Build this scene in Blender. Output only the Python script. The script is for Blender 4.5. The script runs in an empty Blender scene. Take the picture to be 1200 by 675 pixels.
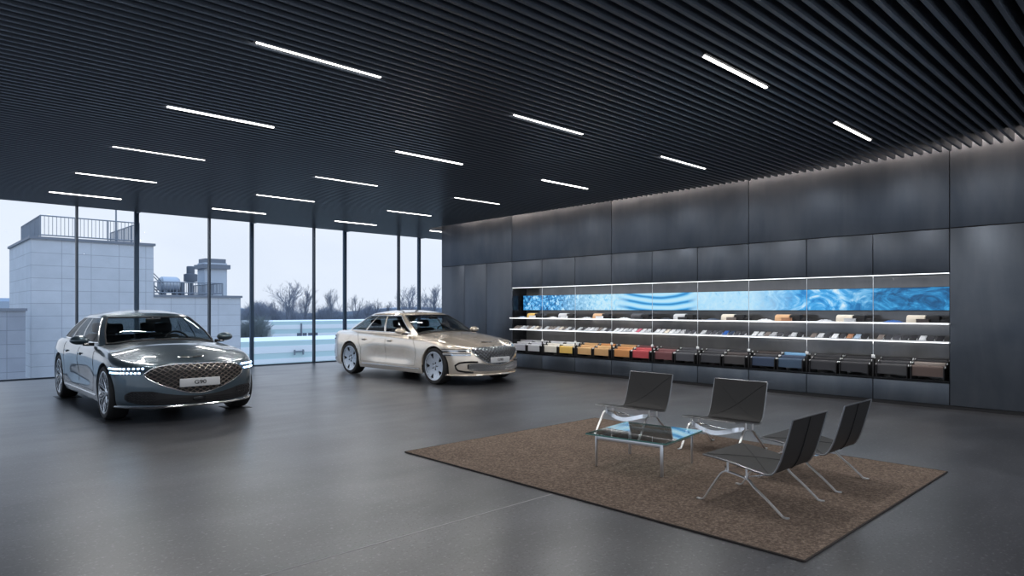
import bpy, bmesh, math, random
from math import sin, cos, pi, sqrt, radians, atan2
from mathutils import Vector, Matrix
rnd = random.Random(7)
S = bpy.context.scene
COL = S.collection

# ------------------------------------------------------------------ materials
def mat(name, color=(.5, .5, .5), rough=.5, metal=0., spec=.5, coat=0., emit=None, estr=0., coat_rough=.03, trans=0., ior=1.45):
    m = bpy.data.materials.new(name); m.use_nodes = True
    b = m.node_tree.nodes['Principled BSDF']
    b.inputs['Base Color'].default_value = (*color, 1)
    b.inputs['Roughness'].default_value = rough
    b.inputs['Metallic'].default_value = metal
    b.inputs['Specular IOR Level'].default_value = spec
    b.inputs['Coat Weight'].default_value = coat
    b.inputs['Coat Roughness'].default_value = coat_rough
    b.inputs['Transmission Weight'].default_value = trans
    b.inputs['IOR'].default_value = ior
    if emit:
        b.inputs['Emission Color'].default_value = (*emit, 1)
        b.inputs['Emission Strength'].default_value = estr
    return m

class NT:
    """small helper to wire nodes"""
    def __init__(s, m): s.t = m.node_tree; s.n = s.t.nodes; s.l = s.t.links
    def new(s, kind, **kw):
        n = s.n.new(kind)
        for k, v in kw.items(): setattr(n, k, v)
        return n
    def link(s, a, b): s.l.new(a, b)
    def coord(s, scale=(1, 1, 1), kind='Object'):
        c = s.new('ShaderNodeTexCoord'); mp = s.new('ShaderNodeMapping')
        mp.inputs['Scale'].default_value = scale
        s.link(c.outputs[kind], mp.inputs['Vector']); return mp.outputs['Vector']
    def noise(s, vec, scale, detail=4, rough=.5, dist=0.):
        n = s.new('ShaderNodeTexNoise'); s.link(vec, n.inputs['Vector'])
        n.inputs['Scale'].default_value = scale; n.inputs['Detail'].default_value = detail
        n.inputs['Roughness'].default_value = rough; n.inputs['Distortion'].default_value = dist
        return n.outputs['Fac']
    def ramp(s, fac, stops, interp='LINEAR'):
        r = s.new('ShaderNodeValToRGB'); s.link(fac, r.inputs['Fac']); e = r.color_ramp.elements
        r.color_ramp.interpolation = interp
        while len(e) < len(stops): e.new(.5)
        for el, (p, c) in zip(e, stops):
            el.position = p; el.color = (*c, 1) if isinstance(c, tuple) else (c, c, c, 1)
        return r.outputs['Color']
    def maprange(s, fac, a, b, c, d):
        n = s.new('ShaderNodeMapRange'); s.link(fac, n.inputs['Value'])
        for i, v in zip(('From Min', 'From Max', 'To Min', 'To Max'), (a, b, c, d)): n.inputs[i].default_value = v
        return n.outputs['Result']
    def mix(s, fac, a, b, mode='MIX'):
        n = s.new('ShaderNodeMix', data_type='RGBA', blend_type=mode)
        for inp, v in ((n.inputs[0], fac), (n.inputs[6], a), (n.inputs[7], b)):
            if hasattr(v, 'links'): s.link(v, inp)
            elif isinstance(v, tuple): inp.default_value = (*v, 1)
            else: inp.default_value = v
        return n.outputs[2]
    def bump(s, height, strength, dist=.01):
        b = s.new('ShaderNodeBump'); s.link(height, b.inputs['Height'])
        b.inputs['Strength'].default_value = strength; b.inputs['Distance'].default_value = dist
        return b.outputs['Normal']
    @property
    def bsdf(s): return s.n['Principled BSDF']

def glass_mat(name, tint=(1, 1, 1), refl=.9, rough=.0, ior=1.45, reflect_tint=(1, 1, 1)):
    m = bpy.data.materials.new(name); m.use_nodes = True
    t = NT(m); t.n.remove(t.bsdf)
    tr = t.new('ShaderNodeBsdfTransparent'); tr.inputs['Color'].default_value = (*tint, 1)
    gl = t.new('ShaderNodeBsdfGlossy'); gl.inputs['Roughness'].default_value = rough; gl.inputs['Color'].default_value = (*reflect_tint, 1)
    fr = t.new('ShaderNodeFresnel'); fr.inputs['IOR'].default_value = ior
    mu = t.new('ShaderNodeMath', operation='MULTIPLY'); mu.inputs[1].default_value = refl
    t.link(fr.outputs[0], mu.inputs[0])
    mx = t.new('ShaderNodeMixShader'); t.link(mu.outputs[0], mx.inputs[0])
    t.link(tr.outputs[0], mx.inputs[1]); t.link(gl.outputs[0], mx.inputs[2])
    t.link(mx.outputs[0], t.n['Material Output'].inputs['Surface'])
    return m

M = {}
# floor: dark polished terrazzo
def floor_mat():
    m = mat('terrazzo', (.05, .05, .055), .32, spec=.75); t = NT(m)
    v = t.coord()
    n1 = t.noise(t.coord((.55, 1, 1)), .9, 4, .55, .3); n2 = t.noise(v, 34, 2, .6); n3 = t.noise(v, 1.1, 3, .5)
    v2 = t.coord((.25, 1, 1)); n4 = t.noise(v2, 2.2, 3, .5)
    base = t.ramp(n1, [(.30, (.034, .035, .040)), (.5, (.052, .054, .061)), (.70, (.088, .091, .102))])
    sp = t.ramp(n2, [(.58, 0.), (.72, 1.)])
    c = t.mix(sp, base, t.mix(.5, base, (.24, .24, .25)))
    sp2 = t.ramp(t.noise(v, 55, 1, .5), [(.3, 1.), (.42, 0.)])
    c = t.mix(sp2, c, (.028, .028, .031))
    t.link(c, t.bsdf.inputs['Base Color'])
    mixr = t.mix(.5, n3, n4)
    t.link(t.maprange(mixr, .15, .85, .25, .41), t.bsdf.inputs['Roughness'])
    return m
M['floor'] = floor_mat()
def steel_mat(name, a, b, rough, metal, k=1.):
    m = mat(name, a, rough, metal); t = NT(m)
    oi = t.new('ShaderNodeObjectInfo')
    v = t.coord((1, 1, .22)); n = t.noise(v, 2.2 * k, 4, .6, .5); n2 = t.noise(t.coord(), .7, 4, .6, .8)
    f = t.mix(.5, n, n2)
    t.link(t.ramp(f, [(.36, a), (.62, b)]), t.bsdf.inputs['Base Color'])
    t.link(t.maprange(n2, .3, .7, rough - .07, rough + .08), t.bsdf.inputs['Roughness'])
    return m
M['wall'] = steel_mat('blackened_steel', (.075, .089, .112), (.118, .134, .160), .42, .8)
M['plinth'] = steel_mat('blackened_steel_plinth', (.085, .102, .128), (.13, .15, .178), .42, .8)
M['niche'] = steel_mat('polished_dark_panel', (.17, .168, .17), (.24, .235, .235), .13, .45)
M['slat'] = mat('slat_paint', (.125, .145, .175), .30)
M['deck'] = mat('ceiling_black', (.006, .006, .007), .8)
M['frame'] = mat('mullion_metal', (.028, .045, .07), .4, .3)
M['column'] = mat('column_metal', (.055, .09, .14), .45, .3)
M['pane'] = glass_mat('window_glass', (.95, .97, .99), .02)
M['dark_wall'] = mat('dark_plaster', (.05, .05, .055), .6)
M['trim'] = mat('dark_trim', (.02, .022, .026), .5)
M['joint'] = mat('joint_metal', (.32, .32, .33), .5, .0)
def rug_mat():
    m = mat('rug_wool', (.08, .06, .05), .95, spec=.1); t = NT(m)
    v = t.coord(); n = t.noise(v, 46, 3, .7); n2 = t.noise(v, 1.4, 3, .5); n3 = t.noise(v, 120, 2, .6)
    c = t.ramp(n, [(.32, (.06, .044, .036)), (.52, (.175, .132, .105)), (.72, (.40, .31, .255))])
    c = t.mix(.35, c, t.ramp(n2, [(.3, (.11, .085, .069)), (.7, (.20, .155, .127))]))
    t.link(c, t.bsdf.inputs['Base Color'])
    t.link(t.bump(n3, .8, .01), t.bsdf.inputs['Normal'])
    return m
M['rug'] = rug_mat()
M['rug_edge'] = mat('rug_binding', (.035, .028, .025), .9)
def leather_mat(name, c, rough=.45):
    m = mat(name, c, rough); t = NT(m)
    n = t.noise(t.coord(), 160, 3, .6)
    t.link(t.bump(n, .25, .002), t.bsdf.inputs['Normal']); return m
M['leather'] = leather_mat('black_leather', (.017, .0165, .017), .52)
M['leather'].node_tree.nodes['Principled BSDF'].inputs['Specular IOR Level'].default_value = .42
M['seam'] = mat('leather_seam', (.008, .008, .009), .6)
M['chrome'] = mat('satin_steel', (.78, .79, .80), .18, 1.)
M['brushed'] = mat('brushed_steel', (.66, .67, .69), .34, .95)
M['spring_steel'] = mat('spring_steel', (.84, .85, .86), .30, .85)
M['rim_edge'] = mat('edge_steel', (.30, .31, .33), .35, .9)
M['crossbar'] = mat('white_crossbar', (.93, .94, .96), .16, 1.)
M['table_glass'] = glass_mat('table_glass', (.90, .95, .95), .55, 0., 1.5)
M['glass_edge'] = mat('glass_edge', (.10, .24, .22), .1, 0., .6, emit=None)
M['white_shelf'] = mat('white_shelf', (.85, .87, .9), .35)
M['led'] = mat('led', (1, 1, 1), .4, emit=(.92, .96, 1.), estr=1.5)
M['lamp'] = mat('lamp_diffuser', (1, 1, 1), .4, emit=(1., .96, .92), estr=5.)
M['lamp_body'] = mat('lamp_housing', (.05, .05, .055), .5)
M['cap_white'] = mat('white_cap', (.85, .86, .88), .3)
M['black'] = mat('matte_black', (.012, .012, .014), .55)
M['black_gloss'] = mat('gloss_black', (.008, .009, .011), .12)

def screen_mat():
    """a blue film still: crushed ice on the left, hanging folds, pale sky with specks, drifting cloud, deep water on the right"""
    m = mat('display_panel', (.01, .02, .03), .25); t = NT(m)
    v = t.coord(); sep = t.new('ShaderNodeSeparateXYZ'); t.link(v, sep.inputs[0]); Y = sep.outputs['Y']
    def band(a, b, c, d):
        p = t.new('ShaderNodeMath', operation='MULTIPLY'); t.link(t.maprange(Y, a, b, 0, 1), p.inputs[0]); t.link(t.maprange(Y, c, d, 1, 0), p.inputs[1]); return p.outputs[0]
    ice = t.ramp(t.noise(v, 11, 4, .7, .6), [(.38, (.004, .05, .16)), (.48, (.015, .24, .62)), (.57, (.16, .58, .98)), (.66, (.75, .93, 1.))])
    ice2 = t.ramp(t.noise(v, 11, 4, .7, .6), [(.30, (.06, .42, .85)), (.42, (.36, .74, 1.)), (.56, (.60, .87, 1.))])
    ice = t.mix(t.maprange(Y, 3.6, 2.2, 0, 1), ice, ice2)
    wv = t.new('ShaderNodeTexWave', wave_type='RINGS', rings_direction='X'); mp = t.new('ShaderNodeMapping'); mp.inputs['Location'].default_value = (0, -.35, -.75); mp.inputs['Scale'].default_value = (0, .55, 1.5)
    t.link(v, mp.inputs['Vector']); t.link(mp.outputs[0], wv.inputs['Vector']); wv.inputs['Scale'].default_value = 1.5; wv.inputs['Distortion'].default_value = 3.2; wv.inputs['Detail'].default_value = 3.; wv.inputs['Detail Scale'].default_value = .6
    fold = t.ramp(wv.outputs['Fac'], [(.0, (.02, .24, .58)), (.25, (.12, .52, .92)), (.55, (.36, .74, 1.)), (1., (.52, .84, 1.))])
    pale = t.ramp(t.noise(v, 7, 4, .75, .4), [(.28, (.10, .32, .62)), (.36, (.40, .74, 1.)), (.7, (.60, .86, 1.))])
    cl = t.noise(t.coord((1, .8, 1.4)), 2.6, 5, .62, 1.6)
    cloud = t.ramp(cl, [(.38, (.012, .22, .58)), (.50, (.06, .42, .86)), (.60, (.34, .70, 1.)), (.70, (.80, .93, 1.))])
    deep = t.ramp(cl, [(.40, (.004, .07, .20)), (.52, (.012, .20, .48)), (.62, (.05, .38, .75)), (.72, (.35, .68, .95))])
    c = t.mix(band(1.35, 1.75, 9, 10), pale, ice)
    c = t.mix(band(-.35, -.10, 1.35, 1.75), c, fold)
    c = t.mix(t.maprange(Y, -1.5, -2.4, 0, 1), c, cloud)
    c = t.mix(t.maprange(Y, -3.1, -3.7, 0, 1), c, deep)
    t.link(c, t.bsdf.inputs['Emission Color']); t.bsdf.inputs['Emission Strength'].default_value = .72
    return m
M['screen'] = screen_mat()

def paint_mat(name, c, metal=.55, rough=.30):
    m = mat(name, c, rough, metal, coat=1.); t = NT(m)
    n = t.noise(t.coord(), 900, 1, .5)
    t.link(t.mix(.18, c, t.ramp(n, [(.4, tuple(x * .6 for x in c)), (.65, tuple(min(1, x * 1.6) for x in c))])), t.bsdf.inputs['Base Color'])
    return m
M['paint_grey'] = paint_mat('grey_metallic_paint', (.062, .094, .12))
M['paint_gold'] = paint_mat('champagne_metallic_paint', (.88, .76, .62), .70, .24)
M['side_glass'] = glass_mat('car_side_glass', (.36, .40, .42), .35, 0., 1.45)
M['grille_bronze'] = mat('grille_bronze', (.36, .31, .28), .28, .95)
M['car_glass'] = glass_mat('car_glass', (.62, .68, .70), .6, 0., 1.45)
M['tyre'] = mat('tyre_rubber', (.014, .014, .015), .7)
M['rim'] = mat('rim_silver', (.62, .65, .69), .26, .95)
M['rim_dark'] = mat('rim_dark_metal', (.03, .03, .033), .5, .5)  # dark metal: brake discs, intake mesh, disc behind the spokes
M['plate'] = mat('plate_white', (.62, .63, .65), .4)
M['plate_text'] = mat('plate_letters', (.02, .02, .022), .5)
M['lens'] = mat('lamp_lens', (.05, .06, .08), .08, .3, coat=1.)
M['lens_clear'] = mat('clear_lens', (.45, .47, .50), .10, .8, coat=1.)
M['drl'] = mat('daytime_led', (.9, .95, 1.), .3, emit=(.42, .68, 1.), estr=7.)
M['cabin'] = mat('cabin_trim', (.022, .022, .025), .6)
M['cabin_seat'] = leather_mat('car_seat_leather', (.03, .03, .034), .5)

def concrete_mat(name, a, b, tx, tz):
    m = mat(name, a, .85); t = NT(m)
    v = t.coord(); sep = t.new('ShaderNodeSeparateXYZ'); t.link(v, sep.inputs[0])
    add = t.new('ShaderNodeMath', operation='ADD'); t.link(sep.outputs['X'], add.inputs[0]); t.link(sep.outputs['Y'], add.inputs[1])
    cmb = t.new('ShaderNodeCombineXYZ'); t.link(add.outputs[0], cmb.inputs[0]); t.link(sep.outputs['Z'], cmb.inputs[1])
    br = t.new('ShaderNodeTexBrick'); t.link(cmb.outputs[0], br.inputs['Vector'])
    br.offset = 0.; br.inputs['Scale'].default_value = 1.; br.inputs['Brick Width'].default_value = tx
    br.inputs['Row Height'].default_value = tz; br.inputs['Mortar Size'].default_value = .014; br.inputs['Mortar Smooth'].default_value = .2
    br.inputs['Color1'].default_value = (*a, 1); br.inputs['Color2'].default_value = (*b, 1)
    br.inputs['Mortar'].default_value = (a[0] * .55, a[1] * .55, a[2] * .58, 1)
    n = t.noise(v, 1.5, 5, .6)
    c = t.mix(.3, br.outputs['Color'], t.ramp(n, [(.3, tuple(x * .8 for x in a)), (.7, tuple(x * 1.15 for x in a))]))
    t.link(c, t.bsdf.inputs['Base Color']); return m
M['concrete'] = concrete_mat('concrete_panels', (.48, .505, .54), (.53, .555, .59), 1.22, .60)
M['concrete_dark'] = concrete_mat('stone_wall_panels', (.27, .29, .33), (.31, .33, .37), 1.22, .6)
M['coping'] = mat('coping_metal', (.18, .20, .235), .6)
M['rail'] = mat('galvanised_rail', (.22, .25, .29), .5, .3)
M['stack'] = mat('pale_render', (.50, .54, .59), .8)
M['tank'] = mat('tank_metal', (.45, .49, .54), .4, .4)
M['tank_dark'] = mat('tank_dark', (.12, .14, .17), .6)
M['mint'] = mat('mint_cladding', (.56, .72, .72), .7)
M['white_clad'] = mat('white_cladding', (.85, .88, .89), .7)
M['win_far'] = mat('dark_window', (.12, .15, .20), .3)
M['hazed_bark'] = mat('hazed_bare_bark', (.20, .22, .265), .9)  # pale blue-grey: distance haze is painted into the tree colour
M['hazed_twig'] = mat('thicket', (.235, .26, .31), .95)  # lightened colour stands in for haze over the far undergrowth
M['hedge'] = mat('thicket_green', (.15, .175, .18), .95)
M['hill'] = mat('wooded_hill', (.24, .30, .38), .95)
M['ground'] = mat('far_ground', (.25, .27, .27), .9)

# ------------------------------------------------------------------ mesh builder
class MB:
    def __init__(s): s.v = []; s.f = []; s.m = []
    def add(s, vs, fs, mi=0):
        o = len(s.v); s.v += [tuple(p) for p in vs]; s.f += [tuple(o + i for i in f) for f in fs]; s.m += [mi] * len(fs); return s
    def box(s, c, d, mi=0, R=None):
        x, y, z = d[0] / 2, d[1] / 2, d[2] / 2
        vs = [Vector((i * x, j * y, k * z)) for k in (-1, 1) for j in (-1, 1) for i in (-1, 1)]
        if R: vs = [R @ p for p in vs]
        c = Vector(c); vs = [p + c for p in vs]
        return s.add(vs, [(0, 2, 3, 1), (4, 5, 7, 6), (0, 1, 5, 4), (2, 6, 7, 3), (0, 4, 6, 2), (1, 3, 7, 5)], mi)
    def box2(s, a, b, mi=0):
        return s.box([(a[i] + b[i]) / 2 for i in range(3)], [abs(b[i] - a[i]) for i in range(3)], mi)
    def bbox(s, c, d, bev=.005, mi=0, R=None):
        """box with all edges chamfered"""
        hx, hy, hz = d[0] / 2, d[1] / 2, d[2] / 2; bev = min(bev, hx * .9, hy * .9, hz * .9)
        bm = bmesh.new(); bmesh.ops.create_cube(bm, size=2)
        for v in bm.verts: v.co = Vector((v.co.x * hx, v.co.y * hy, v.co.z * hz))
        bmesh.ops.bevel(bm, geom=bm.edges[:], offset=bev, segments=2, profile=.5, affect='EDGES')
        bm.verts.index_update()
        vs = [v.co.copy() for v in bm.verts]; fs = [[v.index for v in f.verts] for f in bm.faces]; bm.free()
        if R: vs = [R @ p for p in vs]
        return s.add([p + Vector(c) for p in vs], fs, mi)
    def grid(s, rows, mi=0, close_u=False, close_v=False, flip=False):
        """rows: list of lists of points"""
        n = len(rows); k = len(rows[0]); vs = [p for r in rows for p in r]; fs = []
        for i in range(n if close_v else n - 1):
            for j in range(k if close_u else k - 1):
                a, b = i * k + j, i * k + (j + 1) % k; i2 = (i + 1) % n
                c, d = i2 * k + (j + 1) % k, i2 * k + j
                fs.append((a, d, c, b) if flip else (a, b, c, d))
        return s.add(vs, fs, mi)
    def tube(s, pts, r, n=8, mi=0, closed=False, caps=True, sx=1., sy=1., up=None):
        pts = [Vector(p) for p in pts]; k = len(pts); rows = []
        nrm = None
        for i, p in enumerate(pts):
            if closed: t = pts[(i + 1) % k] - pts[i - 1]
            else: t = pts[min(i + 1, k - 1)] - pts[max(i - 1, 0)]
            if t.length < 1e-9: t = Vector((0, 0, 1))
            t.normalize()
            if nrm is None:
                u = Vector(up) if up else (Vector((0, 0, 1)) if abs(t.z) < .9 else Vector((1, 0, 0)))
                nrm = (u - t * u.dot(t)).normalized()
            else:
                nrm = nrm - t * nrm.dot(t)
                if nrm.length < 1e-6: nrm = Vector((1, 0, 0)) - t * t.x
                nrm.normalize()
            bn = t.cross(nrm); rr = r[i] if isinstance(r, (list, tuple)) else r
            rows.append([p + (nrm * cos(2 * pi * j / n) * sx + bn * sin(2 * pi * j / n) * sy) * rr for j in range(n)])
        o = len(s.v); s.grid(rows, mi, close_u=True, close_v=closed)
        if caps and not closed:
            s.f.append(tuple(o + j for j in reversed(range(n)))); s.m.append(mi)
            s.f.append(tuple(o + (k - 1) * n + j for j in range(n))); s.m.append(mi)
        return s
    def strap(s, pts, w, t, side, mi=0):
        """flat bar along pts; w wide along `side`, t thick"""
        pts = [Vector(p) for p in pts]; sd = Vector(side).normalized(); rows = []
        for i, p in enumerate(pts):
            d = (pts[min(i + 1, len(pts) - 1)] - pts[max(i - 1, 0)]).normalized(); nn = d.cross(sd).normalized()
            rows.append([p + sd * w / 2 + nn * t / 2, p - sd * w / 2 + nn * t / 2, p - sd * w / 2 - nn * t / 2, p + sd * w / 2 - nn * t / 2])
        o = len(s.v); s.grid(rows, mi, close_u=True)
        s.f.append((o + 3, o + 2, o + 1, o)); s.m.append(mi); e = o + 4 * (len(pts) - 1)
        s.f.append((e, e + 1, e + 2, e + 3)); s.m.append(mi); return s
    def lathe(s, prof, axis='z', n=32, c=(0, 0, 0), mi=0):
        rows = []
        for (r, h) in prof:
            row = []
            for j in range(n):
                a = 2 * pi * j / n
                p = {'z': (r * cos(a), r * sin(a), h), 'x': (h, r * cos(a), r * sin(a)), 'y': (r * sin(a), h, r * cos(a))}[axis]
                row.append(Vector(p) + Vector(c))
            rows.append(row)
        return s.grid(rows, mi, close_u=True)
    def sphere(s, c, r, mi=0, n=16, k=10):
        if not isinstance(r, (tuple, list)): r = (r, r, r)
        rows = []
        for i in range(k + 1):
            th = pi * i / k; th = min(max(th, .001), pi - .001)
            rows.append([Vector((c[0] + r[0] * sin(th) * cos(2 * pi * j / n), c[1] + r[1] * sin(th) * sin(2 * pi * j / n), c[2] + r[2] * cos(th))) for j in range(n)])
        return s.grid(rows, mi, close_u=True)
    def build(s, name, mats, parent=None, smooth=35, weld=False, fixn=True):
        me = bpy.data.meshes.new(name); me.from_pydata([tuple(v) for v in s.v], [], s.f)
        mats = mats if isinstance(mats, (list, tuple)) else [mats]
        for m in mats: me.materials.append(M[m] if isinstance(m, str) else m)
        for p, i in zip(me.polygons, s.m): p.material_index = i
        if weld or fixn:
            bm = bmesh.new(); bm.from_mesh(me)
            if weld: bmesh.ops.remove_doubles(bm, verts=bm.verts[:], dist=weld if isinstance(weld, float) else .0008)
            if fixn: bmesh.ops.recalc_face_normals(bm, faces=bm.faces[:])
            bm.to_mesh(me); bm.free()
        if smooth:
            me.polygons.foreach_set('use_smooth', [True] * len(me.polygons)); me.set_sharp_from_angle(angle=radians(smooth))
        o = bpy.data.objects.new(name, me); COL.objects.link(o)
        if parent: o.parent = parent
        return o

def tag(o, label=None, cat=None, group=None, kind=None):
    if label: o['label'] = label
    if cat: o['category'] = cat
    if group: o['group'] = group
    if kind: o['kind'] = kind
    return o
def empty(name, loc=(0, 0, 0), rz=0., label=None, cat=None, group=None, kind=None, parent=None):
    o = bpy.data.objects.new(name, None); COL.objects.link(o); o.location = loc; o.rotation_euler = (0, 0, rz)
    o.empty_display_size = .1
    if parent: o.parent = parent
    return tag(o, label, cat, group, kind)
def kids(o): return [c for c in list(COL.objects) if c.parent == o]
def copy_tree(o, parent=None):
    c = o.copy(); COL.objects.link(c)
    if parent: c.parent = parent
    for ch in o.children: copy_tree(ch, c)
    return c
def lerp(a, b, t): return a + (b - a) * t
def curve(tab):
    """smooth interpolation through a table of (x, y), x ascending"""
    xs = [a for a, _ in tab]; ys = [b for _, b in tab]; n = len(xs)
    d = [(ys[i + 1] - ys[i]) / (xs[i + 1] - xs[i]) for i in range(n - 1)]
    mm = [d[0]] + [0. if d[i - 1] * d[i] <= 0 else 2 * d[i - 1] * d[i] / (d[i - 1] + d[i]) for i in range(1, n - 1)] + [d[-1]]
    def f(x):
        if x <= xs[0]: return ys[0]
        if x >= xs[-1]: return ys[-1]
        i = max(k for k in range(n - 1) if xs[k] <= x); h = xs[i + 1] - xs[i]; t = (x - xs[i]) / h
        return ((1 + 2 * t) * (1 - t) ** 2 * ys[i] + t * (1 - t) ** 2 * h * mm[i] + t * t * (3 - 2 * t) * ys[i + 1] + t * t * (t - 1) * h * mm[i + 1])
    return f
ORD = ['first', 'second', 'third', 'fourth', 'fifth', 'sixth', 'seventh', 'eighth', 'ninth', 'tenth', 'eleventh', 'twelfth',
       'thirteenth', 'fourteenth', 'fifteenth', 'sixteenth', 'seventeenth', 'eighteenth']

# ------------------------------------------------------------------ camera (fitted: 1200x675, f = 771.9 px, eye 1.5 m)
FPX, YAW, HY = 771.86, radians(43.519), 362.9
cam = bpy.data.cameras.new('camera'); co = bpy.data.objects.new('camera', cam); COL.objects.link(co)
co.location = (0, 0, 1.5); co.rotation_euler = (pi / 2, 0, -YAW)
cam.sensor_width = 36; cam.lens = 36 * FPX / 1200; cam.shift_y = (HY - 337.5) / 1200; cam.clip_end = 2000; cam.clip_start = .05
S.camera = co
def ray(px):
    """horizontal direction (dx, dy) per metre of depth through pixel column px"""
    t = (px - 600) / FPX
    return sin(YAW) + t * cos(YAW), cos(YAW) - t * sin(YAW)
def at_depth(px, py, d):
    dx, dy = ray(px); return Vector((dx * d, dy * d, 1.5 + (HY - py) * d / FPX))

# ------------------------------------------------------------------ room
WX, GY, CZ = 11.63, 17.37, 3.80      # display wall, glass wall, underside of the ceiling slats
NY0, NY1, NZ0, NZ1 = 2.66, 12.25, .42, 2.05   # display niche opening
XL, YB = -6.2, -5.0
def structure(o): o['kind'] = 'structure'; return o

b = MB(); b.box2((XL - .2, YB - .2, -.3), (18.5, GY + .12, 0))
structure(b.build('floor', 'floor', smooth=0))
b = MB(); b.box2((XL + .05, 3.655, -.004), (3.93, 3.667, .0012))
structure(b.build('trim_1', 'joint', smooth=0))

# ceiling: black deck with slats running along the glass wall
b = MB(); b.box2((XL - .2, YB - .2, 3.99), (11.12, GY + .12, 4.12))
ce = structure(b.build('ceiling', 'deck', smooth=0))
b = MB(); b.box2((11.12, YB - .2, 4.30), (18.5, GY + .12, 4.42)); b.box2((11.06, YB - .2, 4.12), (11.12, 14.9, 4.30)); b.box2((11.12, 15.25, 3.99), (18.5, GY + .12, 4.12))
structure(b.build('cove', 'dark_wall', ce, smooth=0))
b = MB(); SP = .122; y = YB + .1; LIGHT_Y = [3.14 + 2.488 * k for k in range(6)]
k = 0
while y < GY - .02:
    b.box2((XL, y - .017, CZ), (11.16 if y < 15.2 else 18.4, y + .017, 3.99)); y += SP
structure(b.build('slats', 'slat', ce, smooth=0))

# glass wall: panes between thin mullions, with posts of the outer facade behind
xs = [3.08 + 2.84 * k for k in range(-3, 6)]
for i in range(len(xs) - 1):
    w = empty('window_%d' % (i + 1), (xs[i], GY, 0)); structure(w)
    b = MB(); W = xs[i + 1] - xs[i]
    b.box2((-.02, -.07, 0), (.02, .05, 3.99)); b.box2((.02, -.03, .0), (W - .02, .03, .03)); b.box2((.02, -.03, 3.93), (W - .02, .03, 3.99))
    structure(b.build('window_frame', 'frame', w, smooth=0))
    b = MB(); b.box2((.02, -.008, .03), (W - .02, .008, 3.93)); structure(b.build('pane', 'pane', w, smooth=0))
for i, px in enumerate((160, 295, 404, 491)):
    dx, dy = ray(px); Y = 18.1; X = dx * Y / dy
    b = MB(); b.bbox((X, Y, 1.4), (.10, .09, 5.4), .012); b.box2((X - .02, Y - .60, 3.86), (X + .02, Y, 3.95))
    structure(b.build('column', 'column', smooth=0))
b = MB(); b.box2((XL, GY + .12, -.32), (18.5, 18.3, -.06)); structure(b.build('trim_2', 'coping', smooth=0))
b = MB(); b.box2((XL, GY + .12, 3.99), (18.5, 18.3, 4.14)); structure(b.build('trim_3', 'deck', smooth=0))

# left glass wall and the wall behind the camera (outside the picture, they shape the daylight and the reflections)
w = empty('window_9', (XL, YB, 0)); structure(w)
b = MB()
for k in range(8): b.box2((-.05, k * 3.19 - .035, 0), (.05, k * 3.19 + .035, 3.99))
structure(b.build('window_frame', 'frame', w, smooth=0))
b = MB(); b.box2((-.008, .0, 0), (.008, 22.3, 3.99)); structure(b.build('pane', 'pane', w, smooth=0))
b = MB(); b.box2((XL + 17.42, YB - .2, 0), (WX + .6, YB, 4.4)); b.box2((XL, YB - .2, 3.99), (WX + .6, YB, 4.4)); structure(b.build('wall_back', 'dark_wall', smooth=0))
w = empty('window_10', (XL, YB - .1, 0)); structure(w)
b = MB()
for k in range(7): b.box2((k * 2.9 - .02, -.05, 0), (k * 2.9 + .02, .05, 3.99))
structure(b.build('window_frame', 'frame', w, smooth=0))
b = MB(); b.box2((0, -.008, .03), (17.4, .008, 3.95)); structure(b.build('pane', 'pane', w, smooth=0))

# display wall: steel panels with open joints around a niche
b = MB(); g = .006; T = .03
def panel(y0, y1, z0, z1, mi=0):
    b.bbox((WX + T / 2, (y0 + y1) / 2, (z0 + z1) / 2), (T, y1 - y0 - g * 2, z1 - z0 - g * 2), .003, mi)
WE = 15.2
panel(-5, -.53, 2.73, 4.28); panel(-.53, NY0, 2.73, 4.28)
P3 = (NY1 - NY0) / 3
for k in range(3): panel(NY0 + k * P3, NY0 + (k + 1) * P3, 2.73, 4.28)
panel(NY1, WE, 2.73, 4.28)
for k in range(9): panel(NY0 + k * P3 / 3, NY0 + (k + 1) * P3 / 3, NZ1 + .012, 2.73)
for k in range(9): panel(NY0 + k * P3 / 3, NY0 + (k + 1) * P3 / 3, .05, NZ0 - .035, 1)
for a, c in ((NY1, 13.24), (13.24, 14.17), (14.17, WE)): panel(a, c, .05, 2.73)
for a, c in ((.62, NY0), (-1.4, .62), (-5, -1.4)): panel(a, c, .05, 2.73)
# backing behind the joints, leaving the niche open
for (y0, y1, z0, z1) in ((-5, NY0 - .004, 0, 4.28), (NY1 + .004, WE - .01, 0, 4.28), (NY0 - .004, NY1 + .004, NZ1 + .03, 4.28), (NY0 - .004, NY1 + .004, 0, NZ0 - .02)):
    b.box2((WX + T - .004, y0, z0), (WX + .9, y1, z1), 2)
b.box2((WX + .03, WE - .01, 0), (WX + .9, WE + .02, 4.28), 0)
structure(b.build('wall_right', ['wall', 'plinth', 'black'], smooth=30))
b = MB(); b.box2((WX + .012, -5, 0), (WX + .03, WE, .05)); structure(b.build('baseboard_right', 'black', smooth=0))
ND = .52
b = MB()
b.box2((WX + ND, NY0, NZ0 - .02), (WX + ND + .03, NY1, NZ1 + .03), 0)
b.box2((WX + .03, NY0 - .004, NZ0 - .02), (WX + ND, NY0 + .01, NZ1 + .03), 1); b.box2((WX + .03, NY1 - .01, NZ0 - .02), (WX + ND, NY1 + .004, NZ1 + .03), 1)
b.box2((WX + .02, NY0, NZ1 + .012), (WX + ND, NY1, NZ1 + .03), 1)
structure(b.build('trim_4', ['niche', 'black_gloss'], smooth=0))
b = MB(); b.bbox((WX + ND / 2 - .006, (NY0 + NY1) / 2, NZ0 - .012), (ND + .03, NY1 - NY0 - .01, .024), .003)
structure(b.build('trim_5', 'black_gloss', smooth=0))

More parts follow.
